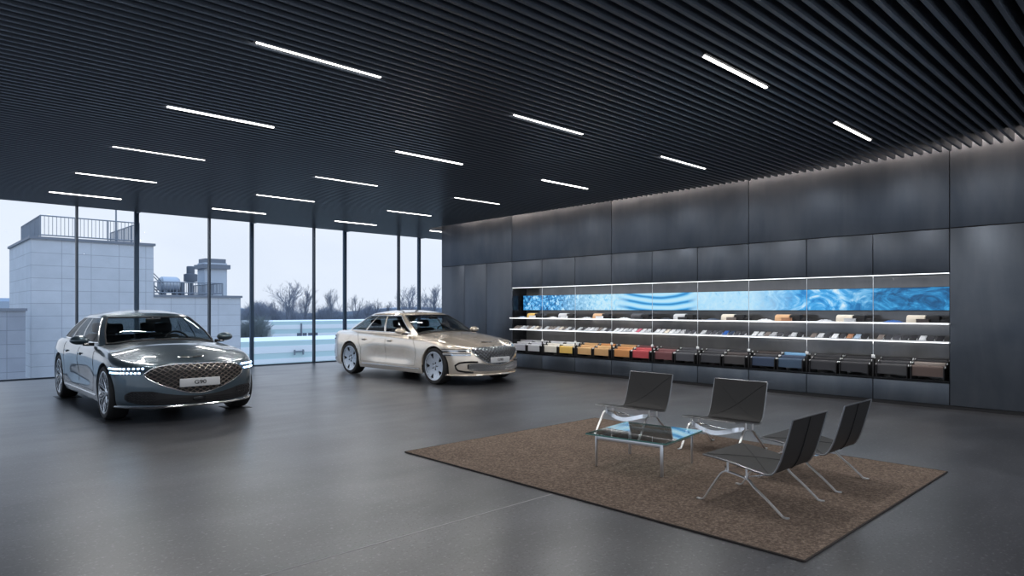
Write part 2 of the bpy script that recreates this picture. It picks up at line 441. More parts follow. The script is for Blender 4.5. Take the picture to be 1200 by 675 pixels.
# ------------------------------------------------------------------ ceiling lights
def light_proto():
    r = empty('ceiling_light')
    b = MB(); b.box2((0, -.038, CZ + .012), (1.26, -.030, CZ + .10)); b.box2((0, .030, CZ + .012), (1.26, .038, CZ + .10)); b.box2((0, -.038, CZ + .10), (1.26, .038, CZ + .112))
    b.box2((-.006, -.038, CZ + .012), (0, .038, CZ + .112)); b.box2((1.26, -.038, CZ + .012), (1.266, .038, CZ + .112))
    b.build('housing', 'lamp_body', r, smooth=0)
    b = MB(); b.bbox((.63, 0, CZ + .004), (1.24, .030, .016), .004); b.build('diffuser', 'lamp', r, smooth=0)
    return r
cols = [(2.30, 'left', 1, 6), (5.37, 'middle', 0, 6), (8.44, 'right', 0, 6)]
lp = None; near = ['nearest', 'second nearest', 'third nearest', 'fourth nearest', 'fifth nearest', 'sixth nearest']
for X, nm, k0, k1 in cols:
    for k in range(k0, k1):
        o = light_proto() if lp is None else copy_tree(lp)
        lp = lp or o
        o.location = (X, LIGHT_Y[k], 0); far = k1 - 1 - k
        tag(o, 'lit linear ceiling light of the %s row, %s' % (nm, 'nearest the window wall' if far == 0 else '%s from the window wall' % ORD[far]), 'ceiling light', 'linear lights in the slatted ceiling')
o = copy_tree(lp); o.location = (11.48, LIGHT_Y[5], 0)
tag(o, 'lit linear ceiling light partly cut off by the end of the display wall', 'ceiling light', 'linear lights in the slatted ceiling')

# ------------------------------------------------------------------ display niche contents
BAY = (NY1 - NY0) / 9
YC = [NY1 - (k + .5) * BAY for k in range(9)]          # bay 0 = far left in the photo
sc_ = empty('display_screen', (WX + .30, (NY0 + NY1) / 2 - .02, 1.665), 0, 'long lit screen of blue and white abstract imagery above the shelves', 'screen')
b = MB(); b.bbox((.03, 0, .008), (.04, NY1 - NY0 - .16, .384), .004); b.build('casing', 'black', sc_)
b = MB(); b.box2((.0045, -(NY1 - NY0 - .18) / 2, -.174), (.0095, (NY1 - NY0 - .18) / 2, .19)); b.build('panel', 'screen', sc_, smooth=0)
for k in range(10):
    b = MB(); b.box2((.05, -(NY1 - NY0 - .3) / 2 + k * (NY1 - NY0 - .3) / 9 - .02, -.06), (ND - .30, -(NY1 - NY0 - .3) / 2 + k * (NY1 - NY0 - .3) / 9 + .02, .06)); b.build('bracket', 'black', sc_, smooth=0)

strip = empty('led_strip', (WX + .02, (NY0 + NY1) / 2, NZ1), 0, 'thin white light strip along the top edge of the display niche', 'light strip')
b = MB(); b.bbox((0, 0, .003), (.03, NY1 - NY0 - .02, .010), .003); b.build('diffuser', 'led', strip)
b = MB(); b.box2((-.014, -(NY1 - NY0 - .02) / 2, .0085), (.016, (NY1 - NY0 - .02) / 2, .0115)); b.build('channel', 'brushed', strip)

SZ = (1.295, 1.010)
for z, nm in zip(SZ, ('upper', 'lower')):
    sh = empty('display_shelf', (WX, (NY0 + NY1) / 2, z), 0, 'long white %s shelf in the display niche' % nm, 'shelf', 'white display shelves')
    b = MB(); b.bbox((.155, 0, -.010), (.45, NY1 - NY0 + .02, .020), .003); b.build('board', 'white_shelf', sh)
    b = MB(); b.bbox((-.075, 0, -.010), (.011, NY1 - NY0 + .01, .014), .003); b.build('front_edge', 'led', sh)
rp = None
for k in range(1, 9):
    y = NY1 - k * BAY
    if rp is None:
        o = rp = empty('suspension_rod')
        b = MB(); b.tube([(0, 0, .765), (0, 0, NZ1 - .01)], .0048, 10); b.build('rod', 'brushed', o)
        b = MB(); b.bbox((0, 0, .745), (.03, .05, .05), .006); b.build('bracket', 'cap_white', o); b = MB(); b.bbox((0, 0, (.72 + NZ0 + .001) / 2), (.022, .024, .72 - NZ0 - .001), .004); b.build('foot', 'black', o)
        for z in SZ: b = MB(); b.lathe([(.003, z + .012), (.013, z + .012), (.013, z + .001), (.003, z + .001)], n=12); b.build('collar', 'brushed', o)
    else: o = copy_tree(rp)
    o.location = (WX + .012, y, 0)
    tag(o, 'thin white vertical rod through the shelves, %s from the left end of the niche' % ORD[k - 1], 'rod', 'suspension rods of the display shelves')

def leather_colour(name, c): 
    k = 'hide_' + name.replace(' ', '_')
    if k not in M: M[k] = leather_mat(k, c, .5)
    return k
PAL = {'cool grey': (.40, .41, .46), 'light grey': (.46, .47, .50), 'ivory': (.66, .63, .56), 'yellow': (.72, .47, .12), 'tan': (.60, .37, .17), 'ochre tan': (.56, .33, .15),
       'orange': (.56, .25, .09), 'red': (.45, .065, .075), 'maroon': (.15, .055, .06), 'slate': (.065, .067, .08), 'graphite': (.04, .042, .05), 'dark grey': (.05, .047, .05),
       'umber': (.055, .045, .045), 'navy': (.035, .055, .10), 'steel blue': (.05, .085, .14), 'charcoal': (.035, .036, .042), 'dark charcoal': (.03, .03, .036), 'ash': (.05, .05, .055),
       'dark brown': (.10, .07, .062), 'sky blue': (.20, .42, .68), 'cream': (.72, .66, .56), 'apricot': (.66, .40, .22), 'white': (.75, .77, .80), 'taupe': (.20, .17, .155),
       'silver': (.55, .57, .60), 'black': (.018, .018, .022), 'royal blue': (.03, .12, .42), 'copper': (.40, .20, .11), 'pink': (.6, .16, .22), 'pale blue': (.35, .46, .60)}
UN = [('cool grey', 'light grey', 'cool grey'), ('light grey', 'cool grey', 'light grey'), ('ivory', 'ivory', 'white'), ('yellow', 'ivory', 'white'), ('tan', 'ochre tan', 'tan'), ('ochre tan', 'tan', 'orange'),
      ('orange', 'orange', 'ochre tan'), ('red', 'red', 'maroon'), ('maroon', 'maroon', 'umber'), ('slate', 'graphite', 'slate'), ('graphite', 'charcoal', 'slate'), ('dark grey', 'umber', 'charcoal'),
      ('navy', 'charcoal', 'umber'), ('steel blue', 'navy', 'sky blue'), ('charcoal', 'black', 'charcoal'), ('dark charcoal', 'charcoal', 'black'), ('ash', 'charcoal', 'black'), ('dark brown', 'taupe', 'black')]
TIER = [(.055, .632, .165), (.175, .678, .14), (.295, .722, .14)]   # x behind the wall face, top height, drop
HW = .42
def hide_mesh(drop, w):
    prof = []
    r = .026
    for t in range(6): prof.append((-r, -drop + (drop - r) * t / 5))
    for a in range(1, 8): prof.append((-r * cos(pi * a / 8), -r + r * sin(pi * a / 8)))
    for t in range(5): prof.append((r, -r - (drop * .8 - r) * t / 4))
    def off(i, s):
        a = prof[max(i - 1, 0)]; c = prof[min(i + 1, len(prof) - 1)]; dx, dz = c[0] - a[0], c[1] - a[1]; L = sqrt(dx * dx + dz * dz)
        return prof[i][0] - dz / L * s, prof[i][1] + dx / L * s
    ring = [off(i, .0025) for i in range(len(prof))] + [off(i, -.0025) for i in reversed(range(len(prof)))]
    b = MB(); rows = []
    for j in range(7):
        y = -w / 2 + w * j / 6
        rows.append([(x + .0012 * sin(j * 1.9 + i * .35), y, z) for i, (x, z) in enumerate(ring)])
    b.grid(rows, close_u=True); n = len(ring)
    b.f.append(tuple(range(n))); b.m.append(0); b.f.append(tuple(6 * n + i for i in range(n))); b.m.append(0)
    return b
hide_me = {}
rack0 = None
pos_name = ['front', 'middle', 'back']
for u in range(18):
    yc = NY1 - (u // 2) * BAY - (.268 if u % 2 == 0 else .766)
    if rack0 is None:
        rk = rack0 = empty('sample_rack')
        for ti, (dx, zt, dr) in enumerate(TIER):
            b = MB(); b.tube([(dx, -HW / 2 - .020, zt - .018), (dx, HW / 2 + .020, zt - .018)], .013, 10); br = b.build('bar', 'black', rk)
            for s_ in (-1, 1): b = MB(); b.bbox((dx, s_ * (HW / 2 + .0235), zt - .016), (.050, .011, .032), .005); b.build('end_cap', 'cap_white', br)
        for s_ in (-1, 1):
            b = MB(); pr = [(.0, NZ0 + .001), (.0, TIER[0][1] - .02), (.11, TIER[0][1] - .02), (.12, TIER[1][1] - .02), (.23, TIER[1][1] - .02), (.24, TIER[2][1] - .02), (.35, TIER[2][1] - .02), (.35, NZ0 + .001)]
            y = s_ * (HW / 2 + .011); n_ = len(pr)
            b.add([(x, y - .006, z) for x, z in pr] + [(x, y + .006, z) for x, z in pr], [tuple(range(n_)), tuple(range(2 * n_ - 1, n_ - 1, -1))] + [(i, (i + 1) % n_, n_ + (i + 1) % n_, n_ + i) for i in range(n_)])
            b.build('stand', 'black', rk, smooth=0)
    else: rk = copy_tree(rack0)
    rk.location = (WX, yc, 0)
    tag(rk, 'black three-bar leather rack with white end caps, %s from left' % ORD[u], 'rack', 'leather sample racks on the ledge')
    for ti, (dx, zt, dr) in enumerate(TIER):
        cn = UN[u][ti]
        if ti not in hide_me:
            o = hide_mesh(dr, HW).build('leather_hide', leather_colour(cn, PAL[cn])); hide_me[ti] = o.data
        else:
            o = bpy.data.objects.new('leather_hide', hide_me[ti]); COL.objects.link(o)
        if not o.material_slots: pass
        o.material_slots[0].link = 'OBJECT'; o.material_slots[0].material = M[leather_colour(cn, PAL[cn])]
        o.location = (WX + dx, yc, zt + .002)
        tag(o, '%s leather hide over the %s bar of the rack %s from left' % (cn, pos_name[ti], ORD[u]), 'leather sample', 'leather hides on the racks')

# upper shelf: a rolled-over sample on a block, a low box, and a gathered cloth in each bay
def drape_block():
    b = MB(); prof = [(-.085, 0), (-.085, .05), (-.075, .085), (-.05, .108), (-.015, .118), (.03, .118), (.06, .108), (.075, .08), (.078, 0)]
    rows = [[(x + .0015 * sin(j + i), y, max(0, z)) for i, (x, z) in enumerate(prof)] for j, y in enumerate([-.13, -.122, -.06, 0, .06, .122, .13])]
    for k in (0, 6): rows[k] = [(x * .94, y, z * .95) for x, y, z in rows[k]]
    b.grid(rows, close_u=True); n = len(rows[0]); b.f.append(tuple(range(n))); b.m.append(0); b.f.append(tuple(6 * n + i for i in range(n))); b.m.append(0)
    return b
drape_me = None; pile_me = None
BC = ['yellow', 'silver', 'apricot', 'slate', 'silver', 'cream', 'apricot', 'cream', 'cream']
BX = ['white', 'white', 'white', 'graphite', 'charcoal', 'taupe', 'copper', 'silver', 'umber']
CL = ['pale blue', 'white', 'silver', 'white', 'slate', 'navy', 'white', 'silver', 'royal blue']
for k in range(9):
    y = YC[k]; z = SZ[0] + .001; wh = 'in the %s bay of the upper shelf' % ORD[k]
    st = empty('sample_stand', (WX + .15, y - .15, z), 0, 'dark stepped block %s' % wh, 'stand', 'dark stands on the upper shelf')
    b = MB(); b.bbox((.012, -.135, .056), (.15, .19, .112), .02); b.build('block', 'black', st)
    b = MB(); b.bbox((.012, -.292, .025), (.10, .12, .05), .006); b.build('step', 'black', st)
    if drape_me is None: o = drape_block().build('leather_drape', leather_colour(BC[k], PAL[BC[k]])); drape_me = o.data
    else: o = bpy.data.objects.new('leather_drape', drape_me); COL.objects.link(o)
    o.material_slots[0].link = 'OBJECT'; o.material_slots[0].material = M[leather_colour(BC[k], PAL[BC[k]])]
    o.location = (WX + .168, y - .055, z); tag(o, '%s leather rolled over a block %s' % (BC[k], wh), 'leather sample', 'leather drapes on the upper shelf')
    bx = empty('sample_box', (WX + .03, y - .17, z), 0, 'low %s sample box %s' % (BX[k], wh), 'box', 'low sample boxes on the upper shelf')
    b = MB(); b.bbox((0, 0, .024), (.07, .17, .048), .006); b.build('box_body', leather_colour(BX[k], PAL[BX[k]]), bx)
    b = MB(); b.bbox((0, 0, .0535), (.074, .174, .011), .004); b.build('lid', leather_colour(BX[k], PAL[BX[k]]), bx)
    b = MB(); rows = []
    for i in range(11):
        row = []
        for j in range(19):
            a, c = i / 10 * 2 - 1, j / 18 * 2 - 1; rr = max(0., 1 - a * a) * max(0., 1 - abs(c) ** 2.5)
            row.append((WX + .12 + a * .075, y + .27 + c * .14, z + .002 + rr * (.030 + .010 * sin(j * 1.1 + k) * cos(i * 1.3 + k * 2))))
        rows.append(row)
    b.grid(rows); b.grid([[(p[0], p[1], z) for p in r] for r in rows])
    o = b.build('folded_cloth', leather_colour(CL[k], PAL[CL[k]])); tag(o, 'gathered %s cloth lying %s' % (CL[k], wh), 'cloth', 'gathered cloths on the upper shelf')

# lower shelf: tilted swatch cards
SW = [['taupe', 'taupe', 'silver', 'light grey', 'taupe', 'silver', 'cream', 'taupe'], ['silver', 'taupe', 'taupe', 'light grey', 'cream', 'taupe', 'silver', 'slate'],
      ['silver', 'slate', 'silver', 'white', 'silver', 'taupe', 'silver', 'slate'], ['white', 'white', 'silver', 'light grey', 'white', 'pink', 'white', 'silver'],
      ['white', 'white', 'cream', 'white', 'silver', 'light grey', 'slate', 'slate'], ['silver', 'slate', 'slate', 'slate', 'royal blue', 'navy', 'slate', 'graphite'],
      ['white', 'silver', 'taupe', 'light grey', 'slate', 'graphite', 'silver', 'black'], ['taupe', 'silver', 'graphite', 'white', 'graphite', 'copper', 'pale blue', 'black'],
      ['taupe', 'graphite', 'slate', 'charcoal', 'black', 'silver', 'charcoal', 'black']]
card_me = None
for k in range(9):
    for j in range(8):
        cn = SW[k][j]; y = YC[k] + BAY / 2 - .10 - j * (BAY - .16) / 7.6
        if card_me is None:
            b = MB(); R = Matrix.Rotation(radians(-27), 3, 'Y')
            b.bbox((0, 0, .0455), (.15, .088, .010), .003, R=R)
            b.add([(.06, -.03, 0), (.06, .03, 0), (-.045, -.03, 0), (-.045, .03, 0), (.06, -.03, .0695), (.06, .03, .0695), (-.045, -.03, .0160), (-.045, .03, .0160)],
                  [(0, 1, 3, 2), (4, 6, 7, 5), (0, 4, 5, 1), (2, 3, 7, 6), (0, 2, 6, 4), (1, 5, 7, 3)], 1)
            o = b.build('swatch_card', [leather_colour(cn, PAL[cn]), 'white_shelf']); card_me = o.data
        else: o = bpy.data.objects.new('swatch_card', card_me); COL.objects.link(o)
        o.material_slots[0].link = 'OBJECT'; o.material_slots[0].material = M[leather_colour(cn, PAL[cn])]
        o.location = (WX + .06, y, SZ[1] + .001)
        tag(o, '%s swatch card, %s from left in the %s bay of the lower shelf' % (cn, ORD[j], ORD[k]), 'swatch', 'tilted swatch cards on the lower shelf')

# ------------------------------------------------------------------ rug, table, chairs
rg = empty('area_rug', (5.515, 3.715, 0), 0, 'large brown woven rug under the chairs and glass table', 'rug')
RX, RY = 3.13, 4.15
b = MB(); b.bbox((0, 0, .007), (RX, RY, .012), .004); b.build('pile', 'rug', rg)
b = MB()
for (p, q) in (((-1, -1), (1, -1)), ((1, -1), (1, 1)), ((1, 1), (-1, 1)), ((-1, 1), (-1, -1))):
    b.tube([(p[0] * RX / 2, p[1] * RY / 2, .007), (q[0] * RX / 2, q[1] * RY / 2, .007)], .007, 8)
b.build('binding', 'rug_edge', rg)
RZ = .0135
TR = -atan2(.12, .71)
tb = empty('coffee_table', (5.28, 3.71, RZ), radians(8.5), 'low square glass coffee table with four thin steel legs', 'table')
b = MB(); b.add([(-.41, -.41, .301), (.41, -.41, .301), (.41, .41, .301), (-.41, .41, .301)], [(0, 1, 2, 3)], 0)
b.add([(-.41, -.41, .315), (.41, -.41, .315), (.41, .41, .315), (-.41, .41, .315)], [(0, 1, 2, 3)], 0)
for i in range(4):
    c = [(-.41, -.41), (.41, -.41), (.41, .41), (-.41, .41)]; p, q = c[i], c[(i + 1) % 4]
    b.add([(*p, .301), (*q, .301), (*q, .315), (*p, .315)], [(0, 1, 2, 3)], 1)
b.build('glass_top', ['table_glass', 'glass_edge'], tb, smooth=0)
for i in range(4):
    a = i * pi / 2; R = Matrix.Rotation(a, 3, 'Z')
    b = MB(); c = R @ Vector((.335, -.335, .145)); b.bbox(c, (.030, .012, .29) if i % 2 == 0 else (.012, .030, .29), .002)
    b.bbox(R @ Vector((.335, -.335, .295)), (.034, .034, .012), .003)
    b.build('leg', 'brushed', tb)
    b = MB(); c = R @ Vector((.0, -.335 + .006, .268)); b.bbox(c, (.66, .010, .036) if i % 2 == 0 else (.010, .66, .036), .002)
    b.build('rail', 'brushed', tb)

def chair_proto():
    r = empty('lounge_chair')
    # local: +y is forward (front feet at y=+.315, rear feet at y=-.315), x sideways
    prof = curve([(0, .352), (.12, .343), (.30, .317), (.44, .290), (.52, .283)])
    pts = []
    for i in range(15):
        t = .52 * i / 14; pts.append((.325 - t, prof(t)))
    # rounded bend into the backrest
    y0, z0 = pts[-1]
    back = [(-.225, .290), (-.248, .312), (-.270, .350), (-.293, .405), (-.315, .475), (-.338, .555), (-.360, .635), (-.378, .705)]
    pts += back
    W = .305; th = .008
    n = len(pts); nn = []
    for i in range(n):
        a, c = pts[max(i - 1, 0)], pts[min(i + 1, n - 1)]; dy, dz = c[0] - a[0], c[1] - a[1]; L = sqrt(dy * dy + dz * dz); nn.append((dz / L, -dy / L))
    def sheet(i0, i1, bow, name):
        b = MB(); rows = []
        for i in range(i0, i1):
            row = []
            up = []; dn = []
            for j in range(13):
                q = j / 12 * 2 - 1; s = bow * (1 - q * q) * sin(pi * (i - i0) / (i1 - 1 - i0))
                y, z = pts[i]; ny, nz = nn[i]
                up.append((q * W, y + ny * (th - s), z + nz * (th - s)))
                dn.append((q * W, y - ny * s, z - nz * s))
            rows.append(up + dn[::-1])
        b.grid(rows, close_u=True); k = len(rows[0])
        b.f.append(tuple(range(k))); b.m.append(0); b.f.append(tuple((len(rows) - 1) * k + i for i in range(k))); b.m.append(0)
        return b
    seat = sheet(0, 16, .006, 's').build('seat', 'leather', r)
    bk = sheet(15, n, .006, 'b').build('backrest', 'leather', r)
    # crossed seams on the backrest front and one upright seam behind
    def on(i, q, off):
        f = min(max(i, 0), n - 1.001); a = int(f); t = f - a
        y = lerp(pts[a][0], pts[a + 1][0], t); z = lerp(pts[a][1], pts[a + 1][1], t); ny = lerp(nn[a][0], nn[a + 1][0], t); nz = lerp(nn[a][1], nn[a + 1][1], t)
        s = .006 * (1 - q * q) * sin(pi * max(0, min(1, (f - 15) / (n - 1 - 15))))
        return (q * W, y + ny * (off - s), z + nz * (off - s))
    b = MB()
    for d in (1, -1): b.tube([on(15.6 + (n - 1.3 - 15.6) * t / 12, d * (t / 12 * 1.9 - .95), .0085) for t in range(13)], .0022, 6)
    b.tube([on(15.2 + (n - 1.1 - 15.2) * t / 12, 0, -.0028) for t in range(13)], .004, 6)
    b.build('seam', 'seam', bk)
    b = MB()
    for d in (1, -1): b.tube([on(.6 + 13.4 * t / 12, d * (t / 12 * 1.9 - .95), .0088) for t in range(13)], .0018, 6)
    b.build('seam', 'seam', seat)
    # sprung steel rim carrying the leather on each side
    b = MB()
    for s_ in (-1, 1):
        b.tube([(s_ * (W + .003), p[0], p[1]) for p in pts], .007, 8)
    for i in (0, n - 1): b.tube([(-W, pts[i][0], pts[i][1]), (W, pts[i][0], pts[i][1])], .006, 8)
    b.build('frame', 'rim_edge', r)
    def spl(c, m=6):
        out = []
        c = [Vector(p) for p in c]; c = [c[0] * 2 - c[1]] + c + [c[-1] * 2 - c[-2]]
        for i in range(1, len(c) - 2):
            for t in range(m):
                t /= m; p0, p1, p2, p3 = c[i - 1:i + 3]
                out.append(.5 * (2 * p1 + (p2 - p0) * t + (2 * p0 - 5 * p1 + 4 * p2 - p3) * t * t + (3 * p1 - p0 - 3 * p2 + p3) * t ** 3))
        return out + [c[-2]]
    for s_ in (-1, 1):
        x = s_ * .312
        path = spl([(x, .375, .006), (x, .335, .006), (x, .305, .030), (x, .245, .125), (x, .180, .222), (x, .150, .250), (x, .110, .258), (x, .0, .240), (x, -.055, .222), (x, -.095, .180), (x, -.20, .100), (x, -.285, .028), (x, -.315, .006), (x, -.355, .006)], 5)
        b = MB(); b.strap(path, .024, .009, (1, 0, 0)); b.tube([(x, .115, .256), (x, .115, prof(.21) - .002)], .009, 8); b.tube([(x, -.035, .23), (x, -.035, prof(.36) - .002)], .009, 8)
        b.build('leg', 'spring_steel', r)
    b = MB(); b.strap(spl([(-.306, .135, .262), (-.25, .175, .258), (-.13, .20, .222), (0, .205, .200), (.13, .20, .222), (.25, .175, .258), (.306, .135, .262)], 6), .046, .007, (0, -.10, 1)); b.build('crossbar', 'crossbar', r)
    b = MB(); b.strap(spl([(-.300, -.02, .240), (-.18, -.03, .222), (0, -.035, .205), (.18, -.03, .222), (.300, -.02, .240)], 6), .030, .007, (0, 1, 0))
    b.build('crossbar', 'crossbar', r)
    return r
chairs = [((4.945, 2.385), 0., 'nearest black leather lounge chair, back turned, in front at the rug corner'),
          ((5.920, 2.385), 0., 'rightmost black leather lounge chair, back turned, behind the nearest one'),
          ((6.475, 3.545), pi / 2, 'black leather lounge chair facing left, between glass table and display ledge, nearer the rug middle'),
          ((6.47, 4.715), pi / 2, 'leftmost black leather lounge chair, facing left behind the glass table')]
cp = None
for (x, y), a, lb in chairs:
    o = chair_proto() if cp is None else copy_tree(cp); cp = cp or o
    o.location = (x, y, RZ + .0005); o.rotation_euler = (0, 0, a)
    tag(o, lb, 'chair', 'black leather lounge chairs on the rug')

# ------------------------------------------------------------------ cars
# local frame: x to the car's left as seen from ahead (world +X at rotation 0), f = forward = -y, z up
def T3(x, f, z): return (x, -f, z)

def make_car(label, loc, rz, paint, style):
    root = empty('car', loc, rz, label, 'car')
    AX, AR = 1.59, .405; WZ = .368
    zt = curve([(-2.79, .93), (-2.5, .985), (-2.1, 1.005), (-1.5, 1.0), (-.8, .99), (0, .978), (.6, .972), (1.0, .955), (1.45, .915), (1.8, .865), (2.05, .825), (2.25, .790), (2.40, .768), (2.5, .760)])
    dF = curve([(.16, .09), (.20, .03), (.25, .008), (.33, .0), (.45, .0), (.55, .008), (.65, .025), (.72, .045), (.80, .075), (.9, .12)])
    dR = curve([(.2, .10), (.3, .03), (.45, .0), (.6, .01), (.75, .03), (.90, .03), (.98, .05)])
    tuckA = curve([(.18, .060), (.26, .022), (.32, .012), (.38, .030), (.50, .034), (.62, .016), (.72, .002), (.80, .004), (.90, .030), (1.0, .062)])   # along the doors
    tuckB = curve([(.18, .050), (.26, .018), (.36, .006), (.50, .0), (.62, .0), (.72, .002), (.80, .012), (.90, .036), (1.0, .066)])   # over the wheels and ends
    Wb = curve([(-2.79, .90), (-2.3, .925), (-1.6, .958), (-1.0, .948), (0, .944), (.9, .946), (1.55, .955), (2.0, .940), (2.49, .915)])
    F0, FM, NF = 1.66, 2.49, 2.5
    R0, RM, NR = -1.95, -2.785, 2.9
    def rnd_(d, r, D):
        if d >= D: return 0.
        t = .955 * (1 - d / D); return r * (1 - sqrt(max(0., 1 - t * t)))
    def halfw(f, z, d):
        k = max(0., 1 - abs(f - .0) / 1.05); k = min(1, k * 2.2)
        return Wb(f) - lerp(tuckB(z), tuckA(z), k) - rnd_(d, .085, .10)
    def zbot(f):
        for c in (AX, -AX):
            if abs(f - c) < AR: return max(.215, WZ + sqrt(AR * AR - (f - c) ** 2))
        return .19 if f > 0 else lerp(.19, .25, min(1, max(0, (-f - 1.9) / .8)))
    def outline(kind, p, z, d):
        """point of the plan outline at height z; kind F: p = x share, f: p = nominal f, R: p = x share"""
        Ff = FM - dF(z) - rnd_(d, .16, .10); Rr = RM + dR(z) + rnd_(d, .10, .08)
        if kind == 'F':
            g = (1 - p ** NF) ** (1 / NF); f = F0 + (Ff - F0) * g; return halfw(min(f, 2.2), z, d) * p, f
        if kind == 'R':
            g = (1 - p ** NR) ** (1 / NR); f = R0 + (Rr - R0) * g; return halfw(max(f, -2.5), z, d) * p, f
        if p > F0:
            g = (p - F0) / (FM - F0); f = F0 + (Ff - F0) * g; return halfw(f, z, d) * (1 - g ** NF) ** (1 / NF), f
        if p < R0:
            g = (p - R0) / (RM - R0); f = R0 + (Rr - R0) * g; return halfw(f, z, d) * (1 - g ** NR) ** (1 / NR), f
        return halfw(p, z, d), p
    ring = [('F', q) for q in (0, .08, .16, .24, .32, .40, .48, .56, .64, .72, .79, .85)]
    fs = set()
    for c in (AX, -AX):
        for i in range(19): fs.add(round(c + AR * cos(pi * i / 18) * .9999, 4))
        fs.add(round(c + AR + .002, 4)); fs.add(round(c - AR - .002, 4))
    for v in [2.14, 2.09, 2.04] + [1.1 - .085 * i for i in range(27)] + [-2.05, -2.12, -2.2]: fs.add(round(v, 4))
    ring += [('f', v) for v in sorted(fs, reverse=True)]
    ring += [('R', q) for q in (.90, .82, .72, .6, .48, .36, .24, .12, 0)]
    DR = (0, .006, .018, .036, .060, .090, .12)
    def col(kind, p):
        x0, f0 = outline(kind, p, .7, .2)
        zT = zt(f0); zB = zbot(p if kind == 'f' else f0); sp = zT - zB; k = min(1., sp * .62 / .12); out = []
        dd = [v * k for v in DR] + [lerp(.12 * k, sp, i / 9) for i in range(1, 10)]
        for d in dd:
            z = zT - d; x, f = outline(kind, p, z, d); out.append((x, f, z))
        return out
    cols_ = [col(k, p) for k, p in ring]
    crown = curve([(-2.75, 0), (-2.5, .012), (-1.7, .03), (.9, .078), (1.5, .072), (1.95, .055), (2.2, .034), (2.33, .012), (2.42, .0)])
    def hood_z(x, w, f, zs):
        q = min(1., abs(x) / max(w, 1e-4)); c = crown(f) * (1 - q ** 2.1)
        if f > 0:
            t = min(1, max(0, (.74 - q) / .11)); c += .013 * t * t * (3 - 2 * t) * min(1, max(0, (2.3 - f) / .4))
        return zs + c
    b = MB(); MIR = (1, -1)
    for s_ in MIR: b.grid([[T3(s_ * x, f, z) for (x, f, z) in c] for c in cols_])
    # rolled-in arch lips
    for s_ in MIR:
        for c in (AX, -AX):
            pts = []
            for i in range(31):
                a = pi * 1.0 * i / 30; f = c + AR * cos(a) * .9999; z = WZ + AR * sin(a)
                x = outline('f', f, max(z, .3), .2 if z < zt(f) - .12 else zt(f) - z)[0]; pts.append((x, f, z))
            b.grid([[T3(s_ * (x - dx), c + (f - c) * k, WZ + (z - WZ) * k) for (x, f, z) in pts] for dx, k in ((.0, 1.), (.006, .985), (.03, .972), (.07, .972))])
    M_ = 24
    def chord(c):
        x, f, z = c[0]; x = abs(x)
        return [T3(lerp(-x, x, j / M_), f, hood_z(lerp(-x, x, j / M_), x, f, z)) for j in range(M_ + 1)]
    hood = [c for c in cols_ if c[0][1] >= .60]; deck = [c for c in cols_ if c[0][1] <= -1.74]
    b.grid([chord(c) for c in hood]); b.grid([chord(c) for c in deck])
    # shoulder ledge under the side glass
    side = [c for c in cols_ if -1.80 < c[0][1] < .85]
    for s_ in MIR: b.grid([[T3(s_ * (c[0][0] - .10 * t), c[0][1], c[0][2] + .006 * t) for t in (0, .5, 1)] for c in side])
    # greenhouse
    NB, NTp = 3.0, 3.0
    seq = [('F', q) for q in (0, .15, .3, .45, .6, .72, .82, .885)] + [('G', .50), ('G', .25), ('S', 0.)]
    TA = [.05, .14, .23, .318, .362, .45, .56, .67, .77, .80, .90, 1.0]
    seq += [('S', t) for t in TA] + [('H', .22), ('H', .40), ('H', .58)] + [('R', q) for q in (.86, .75, .6, .45, .3, .15, 0)]
    base = dict(F=1.10, f0=.36, W=.850, r0=-1.46, R=-2.14); top = dict(F=.19, f0=-.22, W=.625, r0=-.88, R=-1.27)
    def gpt(g, kind, p):
        if kind == 'F': return g['W'] * p, g['f0'] + (g['F'] - g['f0']) * (1 - p ** NB) ** (1 / NB)
        if kind == 'G': return g['W'] * (1 - p ** NB) ** (1 / NB), g['f0'] + (g['F'] - g['f0']) * p
        if kind == 'S':
            return g['W'], lerp(g['f0'], g['r0'], p)
        if kind == 'H': return g['W'] * (1 - p ** NB) ** (1 / NB), g['r0'] + (g['R'] - g['r0']) * p
        return g['W'] * p, g['r0'] + (g['R'] - g['r0']) * (1 - p ** NB) ** (1 / NB)
    def base_z(x, f):
        w = outline('f', max(min(f, 2.1), -2.1), .9, 0)[0]
        if f > .60 or f < -1.74: return hood_z(x, w, f, zt(f)) - .012
        return zt(f) - .016
    VR = [0, .05, .10, .22, .36, .5, .64, .78, .86, .90, .945, .975, 1.0]
    roofz = lambda f: 1.395 + .018 * (1 - min(1, abs(f + .35) / .9) ** 2)
    def gp(kind, p, v):
        xb, fb = gpt(base, kind, p); xt, ft = gpt(top, kind, p); zb = base_z(xb, fb)
        ztp = roofz(ft); bl = 4 * v * (1 - v); q = v
        x, f, z = lerp(xb, xt, q), lerp(fb, ft, q), lerp(zb, ztp, q)
        k = 1. if kind in 'SGH' else 0.
        x += .038 * bl * (k if kind != 'F' else p) ; z += .020 * bl * (1 - k)
        f += (.012 * bl if kind == 'F' else (-.03 * bl if kind == 'R' else 0))
        if v > .90:   # roll over into the roof
            t = (v - .90) / .10; x -= .020 * t * t * (k if k else p); z += .010 * (t - t * t * .3)
        return x, f, z
    tau = {('S', t): i for i, t in enumerate(TA)}
    nS = len(seq)
    def iof(kind, p): return seq.index((kind, p))
    iA0, iA1 = iof('F', .885), iof('G', .50); iB0, iB1 = iof('S', .318), iof('S', .362)
    iC0, iC1 = iof('S', .77), iof('S', .80); iE = iof('H', .40); iR0 = iof('R', .86)
    v0, v1 = 2, 9
    ws, rw, sg = MB(), MB(), {0: [MB(), MB()], 1: [MB(), MB()], 2: [MB(), MB()]}
    pil = MB()
